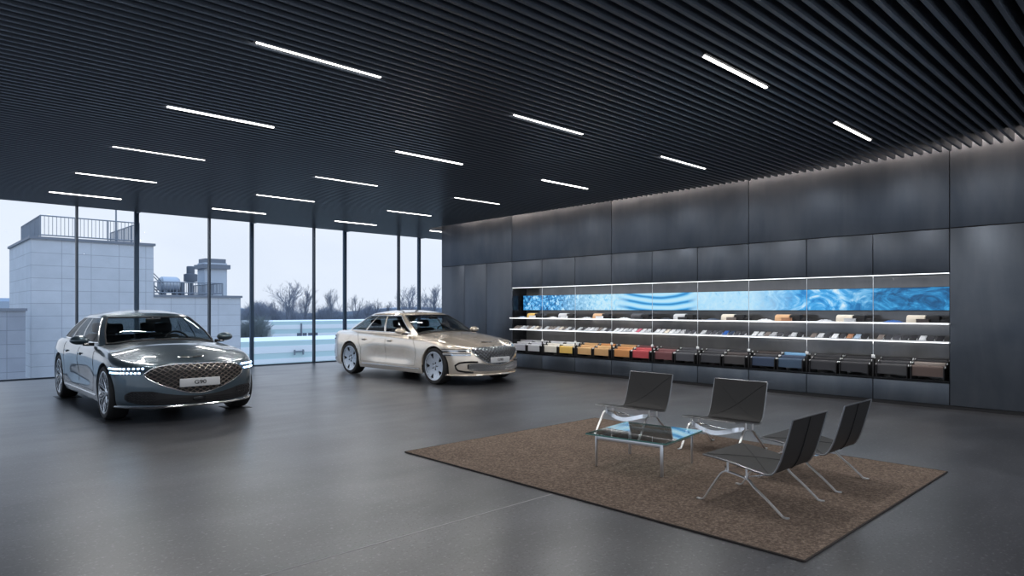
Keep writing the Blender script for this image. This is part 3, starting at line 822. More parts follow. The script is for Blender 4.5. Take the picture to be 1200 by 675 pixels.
    for si, s_ in enumerate(MIR):
        for i in range(nS - 1):
            for j in range(len(VR) - 1):
                q = [T3(s_ * x, f, z) for (x, f, z) in (gp(*seq[i], VR[j]), gp(*seq[i + 1], VR[j]), gp(*seq[i + 1], VR[j + 1]), gp(*seq[i], VR[j + 1]))]
                tgt = b
                if i < iA0: tgt = ws if j < v1 else b
                elif i >= iR0: tgt = rw if 1 <= j < v1 else b
                elif v0 <= j < v1:
                    if iA1 <= i < iB0: tgt = sg[0][si]
                    elif iB0 <= i < iB1: tgt = pil
                    elif iB1 <= i < iC0: tgt = sg[1][si]
                    elif iC0 <= i < iC1: tgt = pil
                    elif iC1 <= i < iE: tgt = sg[2][si]
                tgt.add(q, [(0, 1, 2, 3)])
    rows = []
    for it in seq:
        x, f, z = gp(*it, 1.0); rows.append([T3(lerp(-x, x, j / 16), f, z + .072 * (1 - abs(j / 8 - 1) ** 2.3) * min(1, max(0.0, min((.22 - f) / .5, (f + 1.29) / .45))) ** .6) for j in range(17)])
    b.grid(rows)
    body = b.build('body', paint, root, smooth=40, weld=.0012)
    ws.build('windshield', 'car_glass', root, smooth=60, weld=True); rw.build('rear_window', 'car_glass', root, smooth=60, weld=True)
    for k in sg:
        for m_ in sg[k]: m_.build('side_window', 'side_glass', root, smooth=60, weld=True)
    pil.build('door_pillar', paint, root, smooth=60, weld=True)
    # bright frame round the side glass, black frame round the windscreen
    for s_ in MIR:
        b = MB()
        loop = [gp(*seq[i], VR[v0]) for i in range(iA1, iE + 1)] + [gp(*seq[iE], VR[j]) for j in range(v0 + 1, v1)] + [gp(*seq[i], VR[v1]) for i in range(iE, iA1 - 1, -1)] + [gp(*seq[iA1], VR[j]) for j in range(v1 - 1, v0, -1)]
        b.tube([T3(s_ * (x + .002), f, z) for (x, f, z) in loop], .010, 8, closed=True)
        b.build('window_trim', 'chrome', root)
    b = MB()
    b.tube([T3(s_ * x, f, z + .002) for s_, rng in ((-1, range(iA0, -1, -1)), (1, range(1, iA0 + 1))) for (x, f, z) in [gp(*seq[i], .035) for i in rng]], .016, 8)
    for s_ in MIR: b.tube([T3(s_ * x, f, z) for (x, f, z) in [gp(*seq[iA0], v) for v in (0.03, .2, .4, .6, .8, .92)]], .012, 8)
    b.tube([T3(s_ * x, f, z) for s_, rng in ((-1, range(iA0, -1, -1)), (1, range(1, iA0 + 1))) for (x, f, z) in [gp(*seq[i], .90) for i in rng]], .012, 8)
    b.build('windshield_seal', 'black', root)

    # draping helpers on the nose and the flanks
    def skin(x, z):
        """f of the nose surface at x, z"""
        x = abs(x); f = 2.4
        for _ in range(12):
            d = max(0., zt(f) - z); Ff = FM - dF(z) - rnd_(d, .16, .10); w = halfw(min(f, 2.2), z, d)
            q = min(.995, x / w); f = F0 + (Ff - F0) * (1 - q ** NF) ** (1 / NF)
        return f
    def nrm(x, z):
        e = .004; dfx = (skin(abs(x) + e, z) - skin(abs(x) - e if abs(x) > e else 0, z)) / (2 * e if abs(x) > e else e)
        dfz = (skin(x, z + e) - skin(x, z - e)) / (2 * e); sx = 1 if x >= 0 else -1
        n = Vector((-dfx * sx, 1, -dfz)); n.normalize(); return n
    def nose(x, z, off=0.):
        n = nrm(x, z); f = skin(x, z); return T3(x + n.x * off, f + n.y * off, z + n.z * off)
    def flank(f, z): 
        d = max(0., zt(f) - z); return outline('f', f, z, d)[0]
    def wrap(a, z, off):
        """a: distance-like parameter, a<=.80 -> x on the nose, beyond -> f going back along the flank"""
        if a <= .80: return nose(a, z, off)
        f = skin(.80, z) - (a - .80); x = flank(min(f, 2.3), z) if f < F0 else outline('f', F0 + (f - F0) / max(.1, (FM - dF(z) - F0)) * (FM - F0), z, max(0, zt(f) - z))[0]
        return T3(x + off, f, z)
    def fill(up, lo, xm, off, thick, n=48, rows_=14):
        """draped patch between curves up(x) and lo(x) for |x| <= xm"""
        m = MB(); R_ = []
        for i in range(n + 1):
            x = lerp(-xm, xm, i / n); a, c = lo(abs(x)), up(abs(x)); R_.append([nose(x, lerp(a, c, j / rows_), off) for j in range(rows_ + 1)])
        m.grid(R_); return m
    def inside(x, z, up, lo, xm): return abs(x) < xm and lo(abs(x)) < z < up(abs(x))
    def lattice(m, up, lo, xm, off, r, pitch, slope, wav=0.):
        H0 = .2
        for s_ in (1, -1):
            c = -2.5
            while c < 2.5:
                seg = []
                for t in range(90):
                    z = .2 + .6 * t / 89; x = c + s_ * (z - .5) / slope + wav * sin(z * 50) 
                    if inside(x, z, up, lo, xm): seg.append(nose(x, z, off))
                    elif len(seg) > 1: m.tube(seg, r, 5); seg = []
                    else: seg = []
                if len(seg) > 1: m.tube(seg, r, 5)
                c += pitch
    def edge_loop(up, lo, xm, off, n=40):
        pts = [nose(lerp(-xm, xm, i / n), up(abs(lerp(-xm, xm, i / n))), off) for i in range(n + 1)]
        pts += [nose(lerp(xm, -xm, i / n), lo(abs(lerp(xm, -xm, i / n))), off) for i in range(1, n)]
        return pts
    if style == 'crest':
        gu = curve([(0, .752), (.2, .752), (.38, .742), (.50, .722), (.58, .692), (.62, .655), (.632, .640)]); gl = curve([(0, .368), (.12, .385), (.3, .440), (.45, .500), (.56, .560), (.61, .605), (.632, .640)]); gx = .632
        iu = curve([(0, .335), (.2, .352), (.42, .388), (.60, .425), (.76, .425), (.82, .37)]); il = curve([(0, .232), (.4, .236), (.65, .250), (.78, .285), (.82, .32)]); ix = .82
    else:
        gu = curve([(0, .742), (.2, .742), (.44, .738), (.56, .720), (.60, .695)]); gl = curve([(0, .400), (.1, .410), (.28, .450), (.43, .520), (.54, .610), (.60, .685)]); gx = .60
        iu = curve([(0, .375), (.15, .388), (.3, .420), (.45, .445), (.62, .445), (.68, .42)]); il = curve([(0, .285), (.4, .288), (.60, .305), (.68, .345)]); ix = .68
    gr = fill(gu, gl, gx, .007, 0).build('grille', 'black', root)
    m = MB(); lattice(m, gu, gl, gx - .01, .017, .0060 if style == 'crest' else .006, .088 if style == 'crest' else .082, .62 if style == 'crest' else .80, .006 if style == 'crest' else 0.)
    m.build('grille_mesh', 'grille_bronze' if style == 'crest' else 'rim', gr)
    m = MB(); m.tube(edge_loop(gu, gl, gx, .014), .0095, 8, closed=True); m.build('grille_surround', 'chrome', gr)
    it = fill(iu, il, ix, .005, 0).build('lower_intake', 'black', root)
    m = MB()
    if style == 'crest':
        for s_ in (1, -1):
            for k in range(5):
                pts = [(x, il(abs(x)) + (iu(abs(x)) - il(abs(x))) * (k + .5) / 5) for x in [s_ * (.52 + .28 * t / 14) for t in range(15)]]
                m.tube([nose(x, z + .008 * (-1) ** t, .010) for t, (x, z) in enumerate(pts)], .005, 5)
        for k in range(3): m.tube([nose(lerp(-.46, .46, t / 24), .262 + .028 * k, .008) for t in range(25)], .004, 5)
        m.build('intake_mesh', 'rim_dark', it)
        m = MB(); m.bbox(nose(0, .300, .015), (.16, .012, .05), .006); m.build('radar_cover', 'black_gloss', it)
    else:
        lattice(m, iu, il, ix - .02, .010, .0055, .055, .8); m.build('intake_mesh', 'brushed', it)
        for s_ in (1, -1):
            m = MB(); pts = [(.50, .470), (.60, .475), (.72, .470), (.79, .455), (.835, .405), (.825, .350), (.80, .305), (.70, .280), (.58, .275)]
            m.tube([nose(s_ * x, z, .006) for x, z in pts], .018, 8); m.build('intake_frame', 'black_gloss', root)
    m = MB()
    lip = [wrap(a, .212, .004) for a in [.02 + .06 * i for i in range(14)] + [.86, .92, .98, 1.04, 1.1]]
    pts = [(-x, y_, z) for x, y_, z in reversed(lip)] + lip
    m.tube(pts, .020, 8, sx=.9, sy=1.); m.build('bumper_trim', 'chrome' if style == 'crest' else paint, root)
    # headlamps: two parallel light bars each side, wrapping round the corner
    for s_ in (1, -1):
        h = empty('headlight', parent=root)
        for zr, a0, a1 in (((.715, .615, 1.12), (.660, .655, 1.09)) if style == 'crest' else ((.690, .615, 1.12), (.615, .615, 1.10))):
            A = [lerp(a0, a1, i / 22) for i in range(23)]; hh = .021 if style == 'crest' else .022
            rows = []
            for a in A:
                rows.append([wrap(a, zr + dz, off) for dz, off in ((-hh, .002), (-hh * .9, .009), (hh * .9, .009), (hh, .002))])
            rows = [[(s_ * p[0], p[1], p[2]) for p in r] for r in rows]
            m = MB(); m.grid(rows); m.build('lens', 'lens' if style == 'crest' else 'lens_clear', h)
            m = MB()
            if style == 'crest':
                for i in range(6):
                    p = wrap(lerp(a0 + .025, .865, i / 5), zr, .010); m.sphere((s_ * p[0], p[1], p[2]), (.017, .015, .0125), n=10, k=6)
                q_ = [wrap(lerp(.90, a1 - .03, i / 8), zr, .010) for i in range(9)]; m.tube([(s_ * p[0], p[1], p[2]) for p in q_], .010, 6)
                m.build('led', 'drl', h)
            else:
                q_ = [wrap(a, zr + .012, .011) for a in A]; m.tube([(s_ * p[0], p[1], p[2]) for p in q_], .005, 6); m.build('led', 'cap_white', h)
                m = MB(); q_ = [wrap(a, zr + .026, .006) for a in A]; m.tube([(s_ * p[0], p[1], p[2]) for p in q_], .007, 6); m.build('lamp_brow', 'black_gloss', h)
    # number plate with the model lettering
    pz = .520 if style == 'crest' else .500; pf = skin(0, pz) + .042
    pl = MB(); pl.bbox((0, -pf, pz), (.52, .014, .112), .006); plo = pl.build('license_plate', 'plate', root)
    pb = MB(); pb.box2((-.20, -pf + .006, pz - .04), (.20, -pf + .05, pz + .04)); pb.build('plate_holder', 'black', root)
    cu = bpy.data.curves.new('plate_lettering', 'FONT'); cu.body = 'G90'; cu.size = .072; cu.align_x = 'CENTER'; cu.align_y = 'CENTER'; cu.extrude = .0015; cu.offset = .001
    tmp = bpy.data.objects.new('lettering_source', cu); COL.objects.link(tmp); bpy.context.view_layer.update()
    me = bpy.data.meshes.new_from_object(tmp.evaluated_get(bpy.context.evaluated_depsgraph_get())); bpy.data.objects.remove(tmp); bpy.data.curves.remove(cu)
    me.materials.clear(); me.materials.append(M['plate_text'])
    tx = bpy.data.objects.new('plate_lettering', me); COL.objects.link(tx); tx.parent = plo
    tx.location = (0, -pf - .0085, pz); tx.rotation_euler = (pi / 2, 0, 0); tx.scale = (1.25, 1, 1)
    # winged emblem on the bonnet
    m = MB(); ef = 2.15; 
    def hz(x, f):
        w = outline('f', min(f, 2.1), .8, 0.)[0] if f < 2.1 else .80 ; return hood_z(x, w, f, zt(f)) 
    def bonnet(x, f):
        # bonnet height from the chord surface
        best = min(hood, key=lambda c: abs(c[0][1] - f)); i = hood.index(best); lo_, hi_ = (hood[i - 1], best) if best[0][1] < f and i > 0 else (best, hood[min(i + 1, len(hood) - 1)])
        t = 0 if abs(lo_[0][1] - hi_[0][1]) < 1e-6 else (lo_[0][1] - f) / (lo_[0][1] - hi_[0][1]); w = max(.05, lerp(abs(lo_[0][0]), abs(hi_[0][0]), t))
        return hood_z(x, w, f, lerp(lo_[0][2], hi_[0][2], t))
    for s_ in (1, -1):
        rows = []
        for i in range(8):
            t = i / 7; x = s_ * (.018 + .150 * t); f = ef - .012 * t; h_ = .026 * (1 - t) + .005; rows.append([T3(x, f + h_, bonnet(x, f + h_) + .006), T3(x, f, bonnet(x, f) + .016), T3(x, f - h_, bonnet(x, f - h_) + .006)])
        m.grid(rows)
    m.sphere(T3(0, ef, bonnet(0, ef) + .006), (.030, .030, .014), n=12, k=6); m.build('emblem', 'chrome', root)
    # seams
    def seam(pts, r=.0035): 
        for s_ in MIR: sm.tube([T3(s_ * (flank(f, z) - .0005), f, z) for f, z in pts], r, 5)
    sm = MB()
    def ln(a, c, n=14): return [(lerp(a[0], c[0], i / n), lerp(a[1], c[1], i / n)) for i in range(n + 1)]
    seam(ln((.86, .905), (.98, .66)) + ln((.98, .62), (.93, .34))[0:]); seam(ln((-.14, .95), (-.14, .34)))
    seam(ln((-1.30, .96), (-1.22, .82)) + [(-1.19, .74), (-1.12, .64), (-1.10, .5), (-1.12, .34)]); seam(ln((.93, .335), (-1.12, .335), 30))
    seam(ln((2.0, .60), (1.9, .74), 4) + [(1.75, .83), (1.4, .865), (1.0, .89), (.86, .905)], .003)
    sm.build('panel_seam', 'black', root)
    for s_ in MIR: m = MB(); m.tube([T3(s_ * (flank(f, .285) + .004), f, .285) for f in [1.10 - .09 * i for i in range(25)]], .010, 6); m.build('sill_trim', 'chrome', root)
    for s_ in MIR:
        for f in (.02, -1.00):
            m = MB(); z = .835; m.bbox(T3(s_ * (flank(f, z) + .014), f, z), (.018, .19, .026), .008); m.bbox(T3(s_ * (flank(f, z) + .002), f - .0, z - .016), (.010, .15, .03), .004, 1)
            m.build('door_handle', [paint, 'black'], root)
        mr = empty('side_mirror', parent=root)
        m = MB(); c = T3(s_ * 1.035, .60, 1.045); rows = []
        for i in range(9):
            t = i / 8; a = t * pi / 2 * .98; rr = cos(a); rows.append([(c[0] + .125 * rr * cos(w_) , c[1] - .115 * sin(a) + .04 + .02 * s_ * 0, c[2] + .075 * rr * sin(w_) * (1. if sin(w_) > 0 else .85)) for w_ in [2 * pi * k / 20 for k in range(20)]])
        m.grid(rows, close_u=True); m.build('mirror_cap', paint, mr)
        m = MB(); m.lathe([(.002, 0), (1, 0)], 'y', 20); m.v = [(c[0] + p[0] * .118, c[1] + .038, c[2] + p[2] * .066) for p in m.v]; m.build('mirror_glass', 'chrome', mr)
        m = MB(); m.tube([T3(s_ * .86, .62, .985), T3(s_ * .93, .61, .985), T3(s_ * 1.0, .60, .995)], [.026, .022, .028], 8); m.build('mirror_arm', 'black_gloss', mr)
    # tail lamps
    for s_ in MIR:
        m = MB()
        for z in (.80, .87): m.tube([T3(s_ * (outline('R', q, z, .1)[0] + .002), outline('R', q, z, .1)[1] - .004, z) for q in (.5, .62, .74, .84, .9)], .014, 6)
        m.build('tail_light', 'plate_text', root)
    # underside and wheel housings
    m = MB(); m.box2((-.62, -2.30, .20), (.62, 2.66, .26)); m.box2((-.88, -1.12, .20), (.88, 1.12, .30))
    for c in (AX, -AX):
        for s_ in MIR:
            m.lathe([(AR * .975, .56), (AR * .975, .875)], 'x', 40); k = 80; 
            m.v[-k:] = [(s_ * p[0], p[1] - c, max(p[2] + WZ, .19)) for p in m.v[-k:]]
            m.lathe([(.02, .56), (AR * .975, .56)], 'x', 40); m.v[-k:] = [(s_ * p[0], p[1] - c, max(p[2] + WZ, .19)) for p in m.v[-k:]]
    m.build('underbody', 'black', root)
    # cabin
    m = MB(); m.box2((-.74, 1.85, .30), (.74, -1.0, .36)); m.box2((-.78, 1.9, .36), (-.74, -.9, .93)); m.box2((.74, 1.9, .36), (.78, -.9, .93)); m.box2((-.70, 1.45, .36), (.70, 1.95, .96))
    m.build('cabin_lining', 'cabin', root)
    m = MB(); rows = []
    for f, z in ((1.0, .95), (.9, .985), (.70, 1.0), (.52, .98), (.45, .92), (.46, .70)): rows.append([T3(lerp(-.78, .78, j / 10), f - .06 * abs(j / 5 - 1) ** 2, z - .02 * abs(j / 5 - 1) ** 2) for j in range(11)])
    m.grid(rows); m.build('dashboard', 'cabin', root)
    def roof_in():
        m = MB(); rows = []
        for it in seq:
            x, f, z = gp(*it, .93); rows.append([T3(lerp(-x, x, j / 8) * .97, f * .97, z - .004 + .05 * (1 - abs(j / 4 - 1) ** 2.3) * min(1, max(0, min((.16 - f) / .5, (f + 1.22) / .5)))) for j in range(9)])
        m.grid(rows); m.build('headliner', 'cabin', root)
    roof_in()
    for (x, f) in ((-.37, -.25), (.37, -.25), (-.37, -1.15), (.37, -1.15)):
        st = empty('seat', parent=root); R = Matrix.Rotation(radians(-14), 3, 'X')
        m = MB(); m.bbox(T3(x, f + .22, .50), (.50, .54, .16), .05); m.build('seat_cushion', 'cabin_seat', st)
        m = MB(); m.bbox(T3(x, f - .10, .80), (.48, .14, .58), .06, R=R); m.build('seat_back', 'cabin_seat', st)
        m = MB(); m.bbox(T3(x, f - .20, 1.185), (.27, .09, .17), .04, R=R); m.tube([T3(x - .06, f - .18, 1.05), T3(x - .06, f - .20, 1.15)], .008, 6); m.tube([T3(x + .06, f - .18, 1.05), T3(x + .06, f - .20, 1.15)], .008, 6); m.build('headrest', 'cabin_seat', st)
    sw = empty('steering_wheel', parent=root); cw = Vector(T3(.37, .30, .975)); R = Matrix.Rotation(radians(62), 3, 'X')
    m = MB(); m.tube([cw + R @ Vector((.185 * cos(2 * pi * i / 28), .185 * sin(2 * pi * i / 28), 0)) for i in range(28)], .015, 8, closed=True); m.build('wheel_ring', 'cabin', sw)
    m = MB(); m.bbox(cw, (.13, .11, .05), .02, R=R); 
    for a in (0, pi, -pi / 2): m.tube([cw, cw + R @ Vector((.18 * cos(a), .18 * sin(a), 0))], .014, 6)
    m.tube([cw, cw + Vector((0, -.22, -.08))], .03, 8); m.build('wheel_hub', 'cabin', sw)
    m = MB(); m.bbox(T3(0, .36, 1.325), (.22, .03, .07), .015); m.tube([T3(0, .36, 1.33), T3(0, .28, 1.385)], .01, 6); m.build('rear_view_mirror', 'black', root)
    # wheels
    prof = [(.290, -.118), (.310, -.128), (.345, -.124), (.362, -.105), (.3675, -.06), (.3675, .06), (.362, .105), (.345, .124), (.310, .128), (.290, .118)]
    def wheel_parts():
        parts = {}
        m = MB(); m.lathe(prof, 'x', 48); m.lathe([(.290, .118), (.284, .10), (.277, -.118), (.290, -.118)], 'x', 48); parts['tyre'] = (m, ['tyre'])
        m = MB(); R1 = .284
        m.lathe([(R1 + .006, .122), (R1, .124), (R1 - .014, .120), (R1 - .020, .10), (R1 - .035, -.06), (R1 - .02, -.116), (R1 + .004, -.118)], 'x', 56)
        o_ = len(m.f); m.lathe([(.002, .0), (.225, .0)], 'x', 40, mi=1)
        if style == 'crest':
            for k in range(10):
                a = 2 * pi * k / 10
                P = lambda r, t, h: (h, r * cos(t), r * sin(t))
                m.tube([P(.05, a, .078), P(.11, a, .088), P(.15, a, .094)], [.017, .013, .011], 6)
                for d in (-1, 1): m.tube([P(.145, a, .094), P(.20, a + d * .12, .103), P(.274, a + d * .22, .112)], [.0105, .009, .0095], 6)
                m.tube([P(.07, a + pi / 10, .080), P(.17, a + pi / 10, .092), P(.274, a + pi / 10, .110)], [.006, .006, .0065], 6)
            m.lathe([(.06, .06), (.06, .088), (.045, .098), (.002, .100)], 'x', 24)
        else:
            NA, NRr = 240, 30; rr = [.03 + (.280 - .03) * i / NRr for i in range(NRr + 1)]
            h_ = lambda r: .092 + .020 * (r / .280) ** 2
            def hole(r, a):
                k = (a * 5 / (2 * pi)) % 1.; u = abs(k - .5)
                if .165 < r < .258 and u < .075 + .075 * (r - .165) / .09: return True
                return False
            for i in range(NRr):
                for j in range(NA):
                    a0, a1 = 2 * pi * j / NA, 2 * pi * (j + 1) / NA
                    if hole((rr[i] + rr[i + 1]) / 2, (a0 + a1) / 2): continue
                    for hh, fl in ((0, 0), (-.022, 1)):
                        q = [(h_(r) + hh, r * cos(a), r * sin(a)) for r, a in ((rr[i], a0), (rr[i + 1], a0), (rr[i + 1], a1), (rr[i], a1))]
                        m.add(q, [(0, 1, 2, 3)] if not fl else [(3, 2, 1, 0)])
            for k in range(5):
                a = 2 * pi * k / 5; m.tube([(.0965, .045 * cos(a), .045 * sin(a)), (.0985, .085 * cos(a), .085 * sin(a))], .008, 6, mi=1)
            m.lathe([(.036, .085), (.034, .100), (.002, .102)], 'x', 24)
        parts['rim'] = (m, ['rim', 'rim_dark'])
        m = MB(); m.lathe([(.003, .02), (.19, .02), (.19, .045), (.10, .05), (.003, .05)], 'x', 40); parts['brake_disc'] = (m, ['rim_dark'])
        return parts
    first = None
    for s_ in MIR:
        for c in (AX, -AX):
            w = empty('wheel', T3(s_ * .822, c, WZ), parent=root)
            if first is None:
                first = [m.build(nm, mt, w, smooth=40) for nm, (m, mt) in wheel_parts().items()]
            else:
                for o in first:
                    d = o.copy(); COL.objects.link(d); d.parent = w
            if s_ < 0: w.rotation_euler = (0, 0, pi)
    return root

c1 = make_car('dark grey-blue sedan with lit headlights and crest grille, parked on the left', (3.08, 11.90, .0045), 0., 'paint_grey', 'crest')
c2 = make_car('champagne gold sedan parked between window wall and display wall', (8.85, 12.25, .0005), radians(1.3), 'paint_gold', 'cross')
for (dx, f, nm) in ((-.822, 1.59, 'front wheel nearest the camera'), (.822, 1.59, 'far front wheel'), (-.822, -1.59, 'left rear wheel'), (.822, -1.59, 'right rear wheel')):
    b = MB(); b.bbox((3.08 + dx, 11.90 - f, .002), (.34, .46, .004), .0015); o = b.build('wheel_mat', 'black')
    tag(o, 'thin black mat under the %s of the grey-blue sedan' % nm, 'mat', 'mats under the grey sedan')

# ------------------------------------------------------------------ outside
def span(pxa, pxb, Y): 
    (a, c), (d, e) = ray(pxa), ray(pxb); return a * Y / c, d * Y / e
def zof(px, py, Y): dx, dy = ray(px); return 1.5 + (HY - py) * (Y / dy) / FPX
GZ = -6.
b = MB(); b.box2((-400, GY + 4, GZ - .5), (900, 900, GZ)); structure(b.build('ground', 'ground', smooth=0))
TY = 38.
x0, x1 = span(36, 180, TY); zt_ = zof(100, 283.4, TY)
bd = empty('concrete_building', (x0, TY, GZ), 0, 'grey concrete panelled building with stepped flat roofs beyond the glass', 'building')
D0 = x0; O = Vector((x0, TY, GZ))
dxb, dyb = ray(11); xl = x0; YB2 = xl * dyb / dxb     # far end of the visible left face
depth = min(max(YB2 - TY, 4), 30)
b = MB(); b.box2((0, 0, 0), (x1 - x0, depth, zt_ - GZ)); b.build('tower', 'concrete', bd, smooth=0)
b = MB(); b.box2((-.08, -.08, zt_ - GZ), (x1 - x0 + .08, depth + .08, zt_ - GZ + .12)); b.build('coping', 'coping', bd, smooth=0)
x2, x3 = span(176, 282, TY); zl = zof(230, 348.5, TY)
b = MB(); b.box2((x1 - x0, .0, 0), (x3 - x0, depth * .8, zl - GZ)); b.build('low_wing', 'concrete', bd, smooth=0)
b = MB(); b.box2((x1 - x0, -.08, zl - GZ), (x3 - x0 + .08, depth * .8, zl - GZ + .12)); b.build('coping', 'coping', bd, smooth=0)
xa, xb_ = span(-60, 30, TY - 2.5); za = zof(10, 364.5, TY - 2.5)
b = MB(); b.box2((xa - x0, -2.5, 0), (xb_ - x0, -.1, za - GZ)); b.build('annex', 'concrete_dark', bd, smooth=0)
b = MB(); b.box2((xa - x0, -2.56, za - GZ), (xb_ - x0 + .06, -.1, za - GZ + .12)); b.build('coping', 'coping', bd, smooth=0)
def railing(pts, h, parent, gap=.16):
    b = MB(); p = MB()
    for (a, c) in zip(pts[:-1], pts[1:]):
        a, c = Vector(a), Vector(c); L = (c - a).length; n = max(1, round(L / 1.5))
        for k in range(0 if a == Vector(pts[0]) else 1, n + 1):
            q = a.lerp(c, k / n); p.box((q.x, q.y, q.z + h / 2), (.055, .055, h))
        for zz in (.12, h): b.tube([a + Vector((0, 0, zz)), c + Vector((0, 0, zz))], .030, 6)
        nb = int(L / gap)
        for k in range(1, nb):
            q = a.lerp(c, k / nb); b.box((q.x, q.y, q.z + .12 + (h - .12) / 2), (.022, .022, h - .12))
    o = b.build('roof_railing', 'rail', parent, smooth=0); p.build('railing_post', 'rail', o, smooth=0)
TW = x1 - x0; zc = zt_ - GZ + .12
railing([(.42, depth - 1., zc), (.42, .35, zc), (TW - .6, .35, zc), (TW - .6, depth - 1, zc)], 1.05, bd)
railing([(TW + .1, .3, zl - GZ + .12), (x3 - x0 - .9, .3, zl - GZ + .12), (x3 - x0 - .9, depth * .7, zl - GZ + .12)], zof(230, 331.5, TY) - zl - .1, bd)
# chimney block
cx0, cx1 = span(240, 266, TY + 4); zc0, zc1 = zl, zof(250, 308, TY + 4)
b = MB(); b.box2((cx0 - x0, 4, zl - GZ + .1), (cx1 - x0, 5.3, zc1 - GZ)); ch = b.build('chimney', 'stack', bd, smooth=0)
b = MB(); b.box2((cx0 - x0 - .16, 3.84, zc1 - GZ - .36), (cx1 - x0 + .16, 5.46, zc1 - GZ - .1)); b.box2((cx0 - x0 + .05, 4.05, zc1 - GZ - .1), (cx1 - x0 - .05, 5.25, zc1 - GZ + .26)); b.build('cap', 'coping', ch, smooth=0)
# roof steps beside the tower
sxa, sxb = span(180, 186, TY + .5)
b = MB()
for dy in (0, .5): b.tube([(TW + .05, .5 + dy, zl - GZ + .75), (TW + .6, .5 + dy, zl - GZ + .13)], .03, 6); b.tube([(TW + .05, .5 + dy, zl - GZ + 1.35), (TW + .6, .5 + dy, zl - GZ + .75)], .025, 6)
for k in range(4): b.box((TW + .10 + .13 * k, .75, zl - GZ + .70 - .15 * k), (.14, .5, .03))
b.build('ladder', 'rail', bd, smooth=0)
# lightning mast on the tower roof
mx, _ = span(136, 137, TY + 1.4)
tm = empty('roof_mast', (mx, TY + 1.4, zt_ + .12), 0, 'thin vertical mast standing behind the tower roof railing', 'mast')
b = MB(); b.tube([(0, 0, 0), (0, 0, 2.4)], [.05, .035], 8); b.build('pole', 'rail', tm); b = MB(); b.bbox((0, 0, .06), (.3, .3, .12), .01); b.build('base_plate', 'coping', tm)
# tank and vent on the low roof
t0, t1 = span(189, 212, TY + 2.2); zz = zl + .12
tk = empty('roof_tank', ((t0 + t1) / 2, TY + 2.6, zz), 0, 'silver cylindrical tank on the low roof behind the railing', 'tank')
b = MB(); L = t1 - t0; r_ = .44; b.lathe([(.02, -L / 2), (r_ * .8, -L / 2), (r_, -L / 2 + .12), (r_, L / 2 - .12), (r_ * .8, L / 2), (.02, L / 2)], 'x', 28, (0, 0, r_ + .2)); b.build('drum', 'tank', tk)
b = MB()
for s_ in (-1, 1): b.box((s_ * L * .3, 0, .17), (.12, .8, .34))
b.build('cradle', 'coping', tk, smooth=0)
b = MB(); b.bbox((L / 2 + .14, 0, .40), (.22, .6, .8), .03); b.build('control_cabinet', 'tank_dark', tk)
v0_, v1_ = span(215.5, 231, TY + 3.4); vc = (v0_ + v1_) / 2; vz = zof(223, 312, TY + 3.4)
vt = empty('roof_vent', (vc, TY + 3.4, zz), 0, 'dark round two-tier vent cowl on a post beside the chimney', 'vent')
h0 = vz - zz; b = MB(); b.tube([(0, 0, 0), (0, 0, h0 - .8)], .16, 10); b.build('post', 'tank_dark', vt)
b = MB(); w_ = (v1_ - v0_) / 2; b.lathe([(.1, h0 - .95), (w_, h0 - .90), (w_, h0 - .48), (w_ * .6, h0 - .44), (w_ * .6, h0 - .04), (w_ * .5, h0), (.01, h0)], 'z', 20); b.build('cowl', 'tank_dark', vt)

# low pale building with mint bands
UY = 92.; u0, u1 = span(318, 560, UY); zu1 = zof(350, 376.5, UY); zu0 = zof(350, 400, UY) - 3
wb = empty('low_building', (u0, UY, GZ), 0, 'long low white building with mint green bands beyond the lawn', 'building')
W_ = u1 - u0; H_ = zu1 - GZ; hb = (H_)
def bands(x0, x1, y0, y1, z0, z1, seq_, parent, nm):
    b = MB(); z = z1
    b.box2((x0, y0 + .05, z0), (x1, y1, z1 - .02), 1)
    for i, (h, mi) in enumerate(seq_):
        b.box2((x0 - .03, y0 - .03 * mi, max(z0, z - h)), (x1 + .03, y0 + .05, z), mi); z -= h
        if z <= z0: break
    b.build(nm, ['mint', 'white_clad'], parent, smooth=0)
px1 = lambda n: n * (UY / ray(350)[1]) / FPX
bands(0, W_, 0, 14, 0, H_, [(px1(4), 0), (px1(5), 1), (px1(5), 0), (px1(5.5), 1), (px1(5), 0), (9, 1)], wb, 'upper_storey')
wx0, wx1 = span(347, 373, UY)
for k in range(4):
    x = lerp(wx0, wx1, (k + .5) / 4) - u0; b = MB(); b.box2((x - (wx1 - wx0) / 8 + .12, -.06, zof(360, 394.8, UY) - GZ), (x + (wx1 - wx0) / 8 - .12, .02, zof(360, 390, UY) - GZ)); b.build('window', 'win_far', wb, smooth=0)
b = MB(); b.box2((-1.6, .3, zof(320, 386, UY) - GZ), (2.4, 2.5, zof(320, 384.5, UY) - GZ)); b.build('canopy', 'coping', wb, smooth=0)
b = MB(); b.tube([(4.5, -.1, 0), (4.5, -.1, H_ - .3)], .12, 6); b.tube([(W_ * .55, -.1, 0), (W_ * .55, -.1, H_ - .5)], .10, 6); b.build('downpipe', 'coping', wb)
LY = 62.; l0, l1 = span(272, 560, LY); zl1 = zof(340, 399, LY)
lb = empty('low_building', (l0, LY, GZ), 0, 'nearer low mint and white banded roof structure below the horizon', 'building')
px2 = lambda n: n * (LY / ray(340)[1]) / FPX
bands(0, l1 - l0, 0, 10, 0, zl1 - GZ, [(px2(6), 0), (px2(8), 1), (px2(6.5), 0), (px2(5), 1), (px2(1), 0), (6, 1)], lb, 'facade')
b = MB()
for px in (344, 354): x, _ = span(px, px + 1, LY); b.tube([(x - l0, -.25, zl1 - GZ - px2(17)), (x - l0, -.25, zl1 - GZ - px2(11))], .09, 6)
